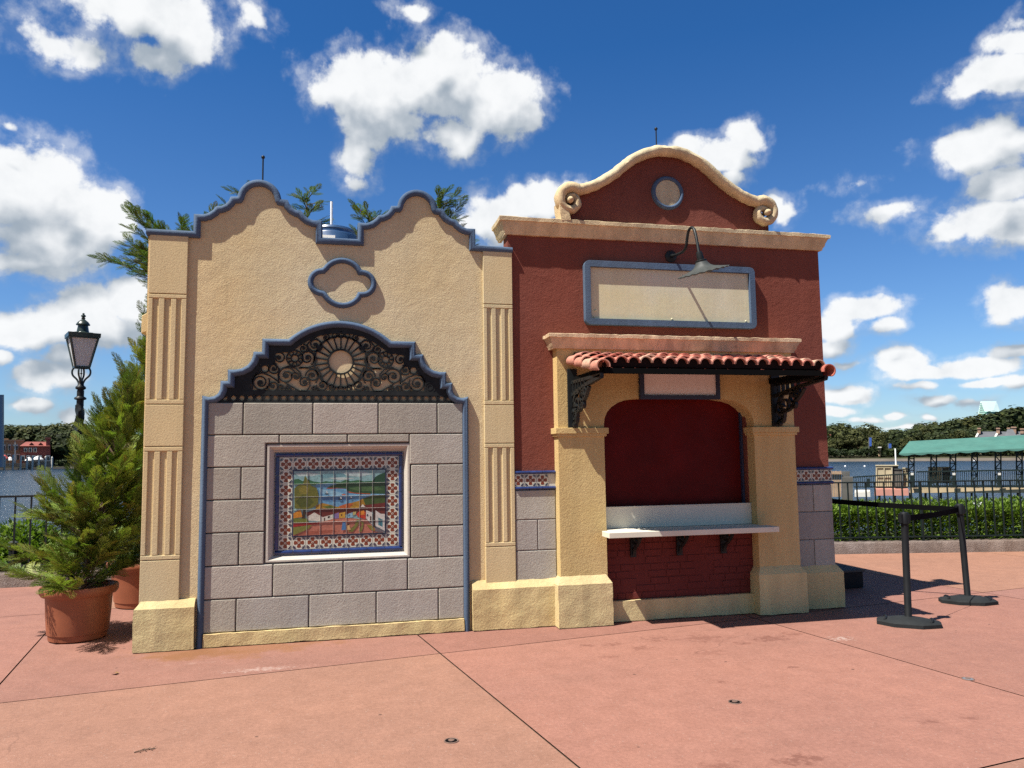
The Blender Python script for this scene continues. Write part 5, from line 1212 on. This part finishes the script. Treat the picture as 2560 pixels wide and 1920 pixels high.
# crates on the dock
def crate(label, x0, x1, y0, y1, dist, depth, mat, side=None):
    t = thing('dock_cabinet', label, 'cabinet', KF((x0+x1)/2, y1, dist))
    mb = MB(); kbox(mb, x0, x1, y0, y1, dist, depth); mb.build('body', mat, t)
    mb = MB(); w = (x1-x0); h = y1-y0
    for (a_, b2, c, d) in ((0, 1, 0, .09), (0, 1, .91, 1), (0, .09, .09, .91), (.91, 1, .09, .91), (.46, .54, .09, .91), (.09, .46, .46, .54), (.54, .91, .46, .54)):
        kbox(mb, x0+w*a_, x0+w*b2, y0+h*c, y0+h*d, dist-.06, .055)
    mb.build('batten_frame', mat, t)
    if side:
        mb = MB(); kbox(mb, x1+2, side, y0-2, y1, dist+.1, depth); mb.build('side_panel', M['darkwood'], t)
    mb = MB(); kbox(mb, x0-6, (side or x1)+4, y0-8, y0-2, dist-.1, depth+.2); mb.build('lid', mat, t)
crate('pale tan panelled cabinet on the dock left of the green canopy', 572, 757, 510, 745, DD+1.5, 1.5, M['crate'], 820)
crate('tan cabinet with dark side seen through the canopy posts', 1152, 1305, 530, 700, DD+2, 1.2, M['crate'], 1385)
crate('small dark topped cabinet right of the pale panelled one', 872, 926, 540, 740, DD+1.2, 1.0, M['crate'])
t = thing('dark_bin', 'dark bin standing between the two pale cabinets on the dock', 'bin', KF(825, 700, DD+.9)); mb = MB(); kbox(mb, 780, 868, 548, 740, DD+.9, .8); mb.build('body', M['darkwood'], t); mb = MB(); kbox(mb, 776, 872, 540, 550, DD+.85, .9); mb.build('lid', M['gunmetal'], t)
# timber enclosure just past the building corner
te = thing('timber_enclosure', 'weathered timber enclosure with tan boards just right of the red wall', 'enclosure', K(150, 850, 30))
mb = MB()
for k in range(7): kbox(mb, 20+k*25, 42+k*25, 565+(k % 2)*4, 850, 30, .12)
mb.build('front_boards', M['palewood'], te)
mb = MB()
for k in range(4): kbox(mb, 198+k*22, 218+k*22, 568, 850, 30.2, .12)
mb.build('side_boards', M['darkwood'], te)
mb = MB(); kbox(mb, 200, 320, 632, 905, 29, .5); mb.build('corner_pier', M['darkwood'], te)
mb = MB(); kbox(mb, 10, 196, 585, 600, 29.9, .08); mb.build('rail', M['palewood'], te)
# mast and buoys
t = thing('white_mast', 'thin white mast on the dock beside the canopy', 'mast', KF(795, 500, DD+3)); mb = MB(); mb.tube([KF(799, 560, DD+3), KF(788, 315, DD+3)], [.05, .04], 8); mb.build('pole', M['pvc'], t, 60); mb = MB(); mb.tube([KF(799, 560, DD+3), KF(798, 548, DD+3)], .1, 8); mb.build('foot', M['pvc'], t, 60)
M['buoy'] = plain('white_buoy', (.8, .8, .8), .4)
for (x, y, lb) in ((235, 514, 'white buoy floating nearest the building corner'), (450, 515, 'white buoy floating left of the pale dock cabinet'), (1662, 452, 'white buoy floating behind the canopy posts')):
    g1 = gnd(2060+x*.22604, 1050+y*.22604, WZ); mb = MB(); mb.lathe([(0, -.1), (.14, -.05), (.19, .03), (.14, .13), (.06, .18), (0, .19)], (0, 0), 14); mb.shift(lambda p: g1+p); tag(mb.build('buoy', M['buoy'], smooth=60), lb, 'buoy', 'mooring buoys on the lake')
# banners on the far shore
FD = 222
for (x, y0, y1, w, lb) in ((514, 195, 400, 24, 'blue banner on a pole among the far trees, the left one'), (730, 262, 400, 30, 'blue banner near the seawall, left of the white mast')):
    t = thing('banner_pole', lb, 'banner', KF(x, 400, FD)); mb = MB(); mb.tube([KF(x-w/2-4, y1, FD), KF(x-w/2-4, y0-6, FD)], .09, 6); mb.build('pole', M['steel'], t); mb = MB(); kbox(mb, x-w/2, x+w/2, y0, y0+94, FD, .06); mb.build('cloth', M['banner'], t)
# far-right buildings
t = thing('slate_roofed_house', 'long house with slate roof and tan chimneys behind the green canopy', 'house', KF(1950, 300, 240))
mb = MB(); kbox(mb, 1690, 2560, 190, 400, 240, 10); mb.build('wall', M['farwall'], t)
mb = MB(); prism(mb, [KF(1680, 195, 239), KF(2570, 195, 239), KF(2560, 128, 244), KF(1712, 128, 244)], 3); rf = mb.build('roof', M['slate'], t)
mb = MB(); prism(mb, [KF(1990, 190, 238), KF(2140, 190, 238), KF(2085, 100, 241), KF(2030, 100, 241)], 3); mb.build('cross_gable', M['slate'], t)
for (x, y0, w) in ((1715, 86, 34), (1925, 86, 38), (2098, 74, 54), (2040, 84, 30), (2190, 92, 40)):
    mb = MB(); kbox(mb, x-w/2, x+w/2, y0, 150, 241, 2.5); kbox(mb, x-w/2-5, x+w/2+5, y0+4, y0+14, 240.8, 2.9); mb.build('chimney', M['chimney'], rf)
for (xa, xb) in ((1684, 1718), (1896, 1928)):
    mb = MB(); mb.bar(KF(xa, 195, 238.6), KF(xb, 130, 243), .5); mb.build('parapet', M['farwhite'], t)
pyr = thing('turquoise_pyramid', 'pale turquoise pyramid shaped hotel top rising above the far trees', 'building', fp(2475, 1040, 700))
def K3(x, y, dist): return fp(2000+x*.27119, 950+y*.27119, dist)
a_, b2, c, d, e_ = K3(1665, 195, 700), K3(1810, 195, 725), K3(1880, 385, 715), K3(1748, 385, 690), K3(1628, 385, 705)
bkk = Vector((a_.x, a_.y, 0)).normalized()*40
mb = MB(); mb.face([d, c, b2, a_]); mb.face([c, c+bkk, b2]); mb.face([e_, a_, b2, c+bkk, e_+bkk]); mb.build('sloped_roof', M['turq'], pyr)
mb = MB(); mb.face([e_, d, a_]); mb.build('gable_face', M['turq'], pyr)
mb = MB()
for k in range(9):
    u0, u1 = .06+k*.1, .06+k*.1+.045; L0 = [e_.lerp(a_, u0), d.lerp(a_, u0), d.lerp(a_, u1), e_.lerp(a_, u1)]; ctr = sum(L0, Vector())/4; sh_ = Vector((ctr.x, ctr.y, 0)).normalized()*-.6
    mb.face([ctr+(p-ctr)*.86+sh_ for p in L0])
mb.build('louvre_bands', M['turqd'], pyr)
mb = MB(); mb.bar(d.lerp(a_, .44)-bkk*.02, c.lerp(b2, .44)-bkk*.02, 1.2); mb.build('roof_band', M['turqd'], pyr)
t = thing('low_hotel', 'pale turquoise and white hotel with red roof at the far trees left end', 'building', KF(80, 200, 420))
mb = MB(); kbox(mb, 30, 128, 150, 320, 420, 12); mb.build('wall', M['farwhite'], t); mb = MB(); prism(mb, [KF(26, 168, 418), KF(118, 168, 418), KF(92, 118, 424), KF(40, 118, 424)], 6); mb.build('roof', M['farroof'], t); mb = MB(); kbox(mb, 28, 76, 66, 120, 430, 10); mb.build('green_block', M['turqd'], t); mb = MB(); kbox(mb, 76, 132, 84, 150, 432, 10); mb.build('white_block', M['turq'], t)
t = thing('flat_roofed_hotel', 'long pale turquoise flat roof just topping the far trees', 'building', KF(490, 110, 520)); mb = MB(); kbox(mb, 385, 605, 88, 200, 520, 15); mb.build('wall', M['farwhite'], t); mb = MB(); kbox(mb, 380, 545, 78, 90, 518, 19); kbox(mb, 525, 612, 92, 104, 519, 19); mb.build('roof', M['turq'], t)
t = thing('gate_pier', 'tan stone gate pier on the far shore left of the second blue banner', 'pier', KF(614, 360, 218)); mb = MB(); kbox(mb, 600, 630, 305, 400, 218, 3); mb.build('shaft', M['farwall'], t); mb = MB(); kbox(mb, 594, 636, 296, 308, 217.5, 4); mb.build('cap', M['farwhite'], t)

# far-left shore
def kl(x, y): return (x*.30139, 950+y*.30139)
LD = 304
def lbox(mb, x0, x1, y0, y1, dist, depth):
    q = lambda x, y: fp(*kl(x, y), dist); prism(mb, [q(x0, y1), q(x1, y1), q(x1, y0), q(x0, y0)], depth)
def archwin(root, x0, x1, y0, y1, dist, frame=True):
    mb = MB(); lbox(mb, x0, x1, y0, y1, dist-.4, .35); w = mb.build('window', M['farwhite'], root); mb = MB(); dx, dy = (x1-x0)*.22, (y1-y0)*.2; lbox(mb, x0+dx, x1-dx, y0+dy, y1-dy*.3, dist-.55, .12); mb.build('pane', M['fardark'], w)
t = thing('red_lakeside_house', 'dark red house with red hipped roof and square tower on the far left shore', 'house', fp(*kl(290, 690), LD))
mb = MB(); lbox(mb, 170, 418, 543, 712, LD, 14); mb.build('wall', M['farbrick'], t)
mb = MB(); q = lambda x, y, d: fp(*kl(x, y), d); mb.face([q(160, 548, LD-1), q(425, 548, LD-1), q(385, 512, LD+6), q(215, 512, LD+6)]); mb.face([q(160, 548, LD-1), q(215, 512, LD+6), q(165, 548, LD+15)]); mb.face([q(425, 548, LD-1), q(420, 548, LD+15), q(385, 512, LD+6)]); rf = mb.build('roof', M['farroof'], t)
for x in (262, 338): mb = MB(); prism(mb, [q(x-20, 536, LD), q(x+20, 536, LD), q(x, 517, LD)], 3); mb.build('dormer', M['farbrick'], rf)
mb = MB(); lbox(mb, 382, 416, 488, 545, LD-.5, 5); mb.build('tower', M['farbrick'], t); mb = MB(); lbox(mb, 374, 424, 476, 489, LD-1, 6); mb.build('tower_roof', M['farroof'], t)
for x in (212, 252, 291): archwin(t, x-14, x+14, 562, 598, LD)
for x in (190, 235, 280, 330, 400): archwin(t, x-17, x+17, 625, 672, LD)
t = thing('tan_lakeside_house', 'tan flat topped house left of the red house on the far shore', 'house', fp(*kl(90, 690), LD+8))
mb = MB(); lbox(mb, -60, 200, 505, 712, LD+8, 14); mb.build('wall', M['farwall'], t); mb = MB(); lbox(mb, -64, 204, 495, 508, LD+7.5, 15); lbox(mb, -60, 70, 484, 496, LD+9, 12); mb.build('parapet', M['farwall'], t)
for x in (35, 80, 140): archwin(t, x-12, x+12, 535, 585, LD+8)
for x in (30, 75, 150): archwin(t, x-18, x+18, 612, 665, LD+8)
t = thing('white_column', 'slim white statue column in front of the tan and red houses', 'column', fp(*kl(125, 690), LD-8)); mb = MB(); lbox(mb, 118, 132, 545, 690, LD-8, 1.5); mb.build('shaft', M['farwhite'], t); mb = MB(); lbox(mb, 108, 142, 535, 547, LD-8.4, 2.4); lbox(mb, 121, 129, 510, 536, LD-8, .8); mb.build('capital', M['farwhite'], t)
for (x, y, w, mt, lb) in ((36, 632, 54, 'redcloth', 'red cafe umbrella on the far left terrace'), (82, 648, 46, 'whitecloth', 'white cafe umbrella beside the red one'), (315, 641, 70, 'whitecloth', 'white cafe umbrella in front of the red house'), (240, 650, 50, 'whitecloth', 'smaller white cafe umbrella left of the one before the red house')):
    t = thing('cafe_umbrella', lb, 'umbrella', fp(*kl(x, 690), LD-9), 'cafe umbrellas on the far left shore'); c = fp(*kl(x, y), LD-9); r = w*.30139*LD/FPX/2*1.02
    mb = MB(); mb.lathe([(r, c.z-.7), (r*.5, c.z+.1), (0, c.z+.5)], (c.x, c.y), 10); mb.build('canopy', M[mt], t); mb = MB(); mb.tube([(c.x, c.y, .2), (c.x, c.y, c.z)], .08, 6); mb.build('pole', M['farwhite'], t)
t = thing('terrace_wall', 'pale terrace wall with sunlit front below the far left houses', 'wall', fp(*kl(300, 700), LD-6)); mb = MB(); lbox(mb, 210, 430, 672, 722, LD-6, 3); lbox(mb, -60, 208, 690, 722, LD-5, 3); mb.build('wall', M['shorewall'], t); mb = MB(); lbox(mb, 208, 432, 667, 673, LD-6.3, 3.6); mb.build('coping', M['farwhite'], t)
pm = None
for k, (x, y) in enumerate(((36, 640), (105, 628), (170, 636), (222, 655), (268, 640), (320, 640), (376, 640), (430, 645))):
    a_ = fp(*kl(x, 722), LD-14); b2 = fp(*kl(x+2, y), LD-14)
    t = thing('mooring_pile', 'grey mooring pile in the row along the far left shore', 'pile', (a_.x, a_.y, WZ), 'mooring piles along the far left shore'); mb = MB(); mb.tube([(a_.x, a_.y, WZ-.5), (a_.x, a_.y, b2.z)], .28, 7); mb.build('shaft', M['farwhite'], t); mb = MB(); mb.lathe([(.32, b2.z), (.2, b2.z+.3), (0, b2.z+.4)], (a_.x, a_.y), 7); mb.build('cap', M['farwhite'], t)
t = thing('grey_tower', 'tall plain blue grey tower cut off by the left edge of the view', 'tower', fp(*kl(-40, 700), LD-10)); mb = MB(); lbox(mb, -160, 33, 122, 724, LD-20, 8); mb.build('shaft', M['greyslab'], t); mb = MB(); lbox(mb, 25, 33.5, 122.5, 724, LD-20.2, .2); mb.build('edge_strip', M['steel'], t)

# far woods: individual trees copied from five kinds
def tree_proto(seed, h, w, n, squat):
    rnd = random.Random(seed); root = thing('far_tree', 'far tree', 'tree', (0, 0, 0), 'trees on the far shore')
    mb = MB(); mb.tube([(0, 0, -1), (.2, .1, h*.25), (.1, 0, h*.5), (0, .2, h*.8)], [.45, .35, .25, .1], 6)
    for k in range(5): a_ = k*1.3; mb.tube([(0, 0, h*.3), (cos(a_)*w*.3, sin(a_)*w*.3, h*.55)], [.2, .08], 5)
    mb.build('trunk', M['bark'], root)
    cl = []
    for k in range(16):
        a_ = rnd.uniform(0, 6.28); zz = rnd.uniform(.28, .92)*h; rr_ = w*.5*sqrt(rnd.random())*(1-((zz/h-.55)/.55)**2*.8); cl.append((Vector((cos(a_)*rr_, sin(a_)*rr_, zz)), w*rnd.uniform(.16, .30)))
    mb = MB()
    for k in range(n):
        c, r = cl[rnd.randrange(len(cl))]; d = Vector((rnd.gauss(0, 1), rnd.gauss(0, 1), rnd.gauss(0, 1)*.8)).normalized(); p = c+d*r*rnd.uniform(.7, 1.08)
        if p.z < h*.1: continue
        s = rnd.uniform(.28, .62); t1 = d.cross(Vector((rnd.uniform(-1, 1), rnd.uniform(-1, 1), 1))).normalized(); t2 = (d+Vector((rnd.uniform(-.6, .6), rnd.uniform(-.6, .6), rnd.uniform(-.4, .8)))).cross(t1).normalized(); m_ = rnd.random()
        ck = (seed*37 % 10)/10; mb.cur = tuple((a1*(1-m_)+a2*m_)*(.75+.6*ck) for a1, a2 in zip((.012+.006*ck, .021, .007), (.050+.02*ck, .068, .020)))
        mb.face([p-t1*s, p-t2*s*.7, p+t1*s, p+t2*s*.7])
    mb.build('crown', M['farleaf'], root); return root
protos = [tree_proto(70, 9, 9, 2200, 0), tree_proto(71, 10, 11, 2600, 0), tree_proto(72, 11, 8.5, 2200, 0), tree_proto(73, 8, 10, 2200, 0), tree_proto(74, 12, 10, 2600, 0)]
used = set(); ft = random.Random(77)
def put_tree(px, dist, top_src, label, wide=1.0):
    k = ft.randrange(5); o = protos[k] if k not in used else copy_tree(protos[k]); used.add(k)
    b = fp(px, 1130, dist); zb = .5 if dist < 260 else 1.2; top = fp(px, top_src, dist).z; H = (9, 10, 11, 8, 12)[k]; s = max(.35, (top-zb)/(H*.97))
    o.location = (b.x, b.y, zb-.3); o.scale = (s*wide, s*wide, s); o.rotation_euler = (0, 0, ft.uniform(0, 6.28)); o['label'] = label
LA = 'dark green tree in the wooded far shore between the red wall and the canopy'
LB = 'dark tree in the tall wood behind the green dock canopy'
LC = 'dark green tree in the wood behind the far left houses'
for (px, d, top) in ((2075, 232, 1085), (2100, 236, 1066), (2125, 240, 1064), (2150, 238, 1066), (2175, 242, 1072), (2195, 236, 1084), (2215, 250, 1082), (2235, 246, 1080), (2255, 252, 1078), (2275, 250, 1078), (2292, 246, 1082), (2088, 228, 1098), (2140, 230, 1090), (2180, 228, 1100), (2225, 232, 1098), (2262, 234, 1095)):
    put_tree(px, d, top, LA, 1.25)
for (px, d, top) in ((2302, 262, 1068), (2320, 266, 1063), (2340, 268, 1062), (2358, 262, 1066), (2375, 275, 1060), (2395, 280, 1054), (2412, 282, 1048), (2430, 285, 1044), (2450, 285, 1045), (2470, 282, 1043), (2490, 285, 1044), (2510, 290, 1046), (2528, 290, 1040), (2548, 290, 1032), (2566, 292, 1030), (2590, 290, 1032), (2620, 290, 1035), (2350, 250, 1082), (2385, 252, 1080), (2425, 258, 1075), (2320, 250, 1088), (2460, 262, 1072)):
    put_tree(px, d, top, LB, 1.25)
for k in range(26):
    x = -30+k*27+ft.uniform(-8, 8); y = (455, 440, 425, 430, 420, 410, 405, 415, 420, 412, 415, 410, 415, 418, 415, 420, 405, 415, 400, 402, 395, 392, 390, 395, 395, 390)[k]
    put_tree(kl(x, 0)[0], 345+ft.uniform(-8, 8), kl(0, y)[1], LC, 1.15)
for (x, y) in ((440, 470), (475, 450), (510, 440), (545, 435), (585, 430), (620, 425), (455, 540), (500, 530), (560, 520), (610, 510), (660, 470), (700, 450)):
    put_tree(kl(x, 0)[0], 318, kl(0, y)[1], 'dark tree standing right of the far left red house', 1.2)
for k, o in enumerate(protos):
    if k not in used: o.location = (0, 400, 0)
for (px, d, top) in [(1790+22*k, 244+4*(k % 3), 1083+6*((k*7) % 4)) for k in range(12)]: put_tree(px, d, top, 'dark far shore tree behind the red pavilion', 1.25)
for k in range(12): put_tree(245+kl(14, 0)[0]*k*2.4, 330, 1086+5*((k*5) % 4), 'dark far shore tree behind the cream pavilion', 1.25)
# shoreline bushes
rnd = random.Random(88); mb = MB()
for k in range(9000):
    if rnd.random() < .7: px = rnd.uniform(2060, 2600); dist = 219+rnd.uniform(-1.5, 6)
    else: px = rnd.uniform(140, 420); dist = 300+rnd.uniform(-2, 6)
    g_ = fp(px, 1130, dist); hgt = 1.6+1.7*mnoise.noise(Vector((px*.045, 0, 0)))
    if hgt < .4: continue
    p = Vector((g_.x, g_.y, .1+rnd.random()**.7*hgt)); s = rnd.uniform(.2, .45); t1 = Vector((rnd.gauss(0, 1), rnd.gauss(0, 1), rnd.gauss(0, 1))).normalized(); t2 = t1.cross(Vector((rnd.gauss(0, 1), rnd.gauss(0, 1), rnd.gauss(0, 1)))).normalized(); m_ = rnd.random()
    mb.cur = tuple(a1*(1-m_)+a2*m_ for a1, a2 in zip((.010, .017, .006), (.038, .052, .017))); mb.face([p-t1*s, p-t2*s, p+t1*s, p+t2*s])
o = mb.build('shore_undergrowth', M['farleaf']); o['kind'] = 'stuff'; o['label'] = 'dark low undergrowth along the far lake shore'; o['category'] = 'undergrowth'

# ================================================================== LIGHT AND SKY
SUN = Vector((-.565, -.216, 1.0)).normalized()
sd = bpy.data.lights.new('sun', 'SUN'); sd.energy = 4.2; sd.angle = R(.53); sd.color = (1.0, .955, .88)
so = bpy.data.objects.new('sun', sd); COL.objects.link(so); so.rotation_euler = (-SUN).to_track_quat('-Z', 'Y').to_euler(); so.location = SUN*50
w = bpy.data.worlds.new('World'); scene.world = w; w.use_nodes = True
nt = NT(w.node_tree); bg = w.node_tree.nodes['Background']
sky = nt.new('ShaderNodeTexSky'); sky.sky_type = 'NISHITA'; sky.sun_disc = False; sky.sun_elevation = asin(SUN.z); sky.sun_rotation = atan2(SUN.x, SUN.y)
sky.air_density = 1.0; sky.dust_density = .3; sky.ozone_density = 2.5; sky.altitude = 0

SKY_LOW, SKY_HIGH = (.62, .78, 1.0), (.20, .55, .92)
CLOUD_GREY, CLOUD_WHITE = (2.7, 3.2, 3.75), (7.3, 7.4, 7.45)
# cumulus: ellipses in azimuth / elevation, broken up by noise
def azel(px, py): d = ray(px, py).normalized(); return atan2(d.x, d.y), asin(d.z)
CL = [(376, 25, 165, 85, 1), (463, 98, 98, 75, 1), (405, 150, 70, 50, .8), (133, 110, 105, 52, .62), (210, 140, 50, 45, .5), (625, 48, 55, 38, .5), (1024, 26, 48, 22, .5), (250, 20, 90, 40, .6),
      (60, 480, 165, 125, 1), (249, 552, 98, 85, 1), (120, 590, 170, 75, .95), (40, 650, 120, 40, .6), (18, 316, 30, 15, .45), (170, 500, 80, 60, .9),
      (926, 231, 150, 108, 1), (1099, 197, 150, 112, 1), (1250, 260, 130, 100, 1), (940, 315, 125, 82, .95), (1140, 335, 100, 55, .7), (898, 392, 62, 56, .62), (1095, 135, 60, 60, .95), (890, 455, 40, 26, .4), (1320, 290, 60, 50, .8), (1015, 215, 120, 85, 1),
      (191, 812, 200, 64, 1), (330, 758, 80, 66, 1), (80, 826, 110, 56, .95), (230, 770, 80, 60, .9), (12, 888, 34, 28, .8), (120, 935, 90, 46, .9), (160, 900, 60, 45, .85), (80, 1012, 58, 22, .7), (185, 1040, 40, 30, .45),
      (1349, 505, 140, 60, .95), (1250, 540, 120, 70, .95), (1430, 480, 60, 40, .8),
      (1864, 345, 58, 50, .95), (1800, 388, 95, 46, .95), (1715, 371, 66, 30, .8), (1825, 445, 40, 46, .8), (1967, 540, 44, 46, .65), (1930, 505, 30, 22, .5),
      (2482, 195, 120, 46, .95), (2535, 112, 65, 36, .7), (2560, 60, 40, 30, .5), (2448, 368, 130, 50, .85), (2490, 340, 70, 50, .8), (2490, 545, 150, 62, 1), (2520, 470, 90, 46, .75), (2515, 748, 70, 58, 1), (2390, 580, 70, 30, .7),
      (2146, 772, 105, 42, .95), (2085, 812, 65, 46, .9), (2215, 815, 50, 24, .7), (2085, 868, 52, 30, .8), (2120, 905, 40, 16, .5),
      (2269, 905, 68, 34, .95), (2434, 918, 105, 32, .95), (2345, 932, 110, 24, .85), (2310, 963, 65, 14, .7), (2460, 963, 65, 14, .8), (2545, 875, 60, 20, .7), (2540, 960, 40, 20, .6),
      (2111, 988, 62, 27, .9), (2345, 997, 64, 20, .8), (2090, 1030, 42, 20, .8), (2228, 1040, 30, 11, .8), (2320, 1046, 20, 10, .7), (2420, 1005, 60, 14, .5), (2160, 1050, 80, 10, .5), (2490, 1050, 60, 10, .5), (2280, 1070, 120, 8, .45),
      (2228, 529, 62, 28, .34), (2140, 465, 50, 22, .34)]
def cloud_group(cls):
    grp = bpy.data.node_groups.new('cloud_density', 'ShaderNodeTree')
    grp.interface.new_socket(name='Vector', in_out='INPUT', socket_type='NodeSocketVector'); grp.interface.new_socket(name='Density', in_out='OUTPUT', socket_type='NodeSocketFloat'); grp.interface.new_socket(name='Bulk', in_out='OUTPUT', socket_type='NodeSocketFloat'); grp.interface.new_socket(name='Detail', in_out='OUTPUT', socket_type='NodeSocketFloat')
    gn = NT(grp); gi = gn.new('NodeGroupInput'); go = gn.new('NodeGroupOutput')
    v0 = gi.outputs[0]
    wv = gn.new('ShaderNodeTexNoise'); gn.put(wv.inputs['Vector'], v0); wv.inputs['Scale'].default_value = 14; wv.inputs['Detail'].default_value = 3
    v1 = gn.vmath('ADD', v0, gn.vmath('MULTIPLY', gn.vmath('SUBTRACT', wv.outputs['Color'], (.5, .5, .5)), (.035, .030, 0)))
    acc = None; vb = v1
    for k, (a_, e_, ra, re, s) in enumerate(cls):
        if k and k % 5 == 0:               # keeps the evaluation in sequence (a tiny nudge, no visible effect)
            mad = gn.new('ShaderNodeVectorMath', operation='MULTIPLY_ADD'); gn.put(mad.inputs[0], acc); mad.inputs[1].default_value = (1e-6,)*3; gn.put(mad.inputs[2], v1); vb = mad.outputs[0]
        ln = gn.vmath('LENGTH', gn.mapping(vb, loc=(-a_/ra, -e_/re, 0), scale=(1/ra, 1/re, 0)))
        x = gn.math('MULTIPLY_ADD', ln, -s, s)
        acc = x if acc is None else gn.math('SMOOTH_MAX', acc, x, .10)
    fb = gn.noise(v0, 21, 8, .58, .1); fb2 = gn.noise(v0, 8, 2, .5)
    fbm_ = gn.noise(v0, 26, 2, .5)
    gn.put(go.inputs[0], gn.math('ADD', acc, gn.math('ADD', gn.math('MULTIPLY_ADD', fb, 1.45, -.725), gn.math('MULTIPLY_ADD', fb2, .5, -.25))))
    gn.put(go.inputs[1], gn.math('ADD', acc, gn.math('ADD', gn.math('MULTIPLY_ADD', fbm_, .9, -.45), gn.math('MULTIPLY_ADD', fb2, .5, -.25))))
    gn.put(go.inputs[2], fb)
    return grp
tc = nt.new('ShaderNodeTexCoord').outputs['Generated']; sx = nt.new('ShaderNodeSeparateXYZ'); nt.put(sx.inputs[0], nt.vmath('NORMALIZE', tc))
az = nt.math('ARCTAN2', sx.outputs[0], sx.outputs[1]); el = nt.math('ARCSINE', sx.outputs[2])
cb_ = nt.new('ShaderNodeCombineXYZ'); nt.put(cb_.inputs[0], az); nt.put(cb_.inputs[1], el)
# real sky made a little deeper overhead, paler toward the horizon
tint = nt.mix(nt.range(el, 0.0, .50), SKY_LOW, SKY_HIGH)
sdot = nt.vmath('DOT_PRODUCT', nt.vmath('NORMALIZE', tc), tuple(SUN))
tint = nt.mix(nt.range(sdot, .30, .75, 0, 1, True), tint, (.62, .64, .58))
skyc = nt.mix(1.0, sky.outputs[0], tint, 'MULTIPLY')
skyc = nt.mix(nt.range(el, -.02, .0), (2.0, 2.2, 2.3), skyc)
def background(col):
    b = nt.new('ShaderNodeBackground'); nt.put(b.inputs[0], col); b.inputs[1].default_value = .06; return b.outputs[0]
ALL = []
for (px, py, rx, ry, s_) in CL:
    a_, e_ = azel(px, py); ALL.append((a_, e_, rx*.95/FPX/max(.5, cos(e_)), ry*.95/FPX, s_))
def sector(a0, a1):
    g_ = cloud_group([c for c in ALL if c[0]+2.3*c[2] > a0 and c[0]-2.3*c[2] < a1])
    def dens_at(vec): n_ = nt.new('ShaderNodeGroup'); n_.node_tree = g_; nt.put(n_.inputs[0], vec); return n_.outputs
    D0 = dens_at(cb_.outputs[0]); d0 = D0[0]
    mad = nt.new('ShaderNodeVectorMath', operation='MULTIPLY_ADD'); nt.put(mad.inputs[0], d0); mad.inputs[1].default_value = (1e-6,)*3
    nt.put(mad.inputs[2], nt.vmath('ADD', cb_.outputs[0], (-.008, .042, 0))); s1 = dens_at(mad.outputs[0])[1]
    alpha = nt.math('MAXIMUM', nt.range(d0, .02, .34, 0, 1, True), nt.math('MULTIPLY', nt.range(d0, -.26, .16, 0, .42, True), nt.range(D0[2], .40, .62, .15, 1)))
    lit = nt.math('ADD', nt.range(nt.math('SUBTRACT', nt.math('MULTIPLY', s1, 1.0), nt.math('MULTIPLY', D0[1], .80)), -.30, .42, 1.0, 0.0), nt.math('MULTIPLY_ADD', D0[2], 1.3, -.65))
    ccol = nt.mix(nt.range(lit, -.25, 1.15, 0, 1, True), CLOUD_GREY, CLOUD_WHITE)
    return background(nt.mix(nt.math('MULTIPLY', alpha, .98), skyc, ccol))
def mixsh(f, a, b):
    m_ = nt.new('ShaderNodeMixShader'); nt.put(m_.inputs[0], f); nt.l.new(a, m_.inputs[1]); nt.l.new(b, m_.inputs[2]); return m_.outputs[0]
cuts = [-.60, -.12, .16, .52, 1.05]
secs = [sector(a, b) for a, b in zip(cuts[:-1], cuts[1:])]
shd = secs[-1]
for k in range(len(secs)-2, -1, -1): shd = mixsh(nt.math('GREATER_THAN', az, cuts[k+1]), secs[k], shd)
inside = nt.math('MULTIPLY', nt.math('MULTIPLY', nt.math('GREATER_THAN', az, cuts[0]), nt.math('LESS_THAN', az, cuts[-1])), nt.math('MULTIPLY', nt.math('GREATER_THAN', el, -.005), nt.math('LESS_THAN', el, .80)))
shd = mixsh(inside, background(skyc), shd)
nt.l.new(shd, w.node_tree.nodes['World Output'].inputs[0]); w.node_tree.nodes.remove(bg)

scene.view_settings.view_transform = 'Standard'; scene.view_settings.look = 'None'; scene.view_settings.gamma = 1; scene.view_settings.exposure = 1.15
scene.render.engine = 'CYCLES'; scene.cycles.use_denoising = False; scene.cycles.max_bounces = 8; scene.cycles.transparent_max_bounces = 8
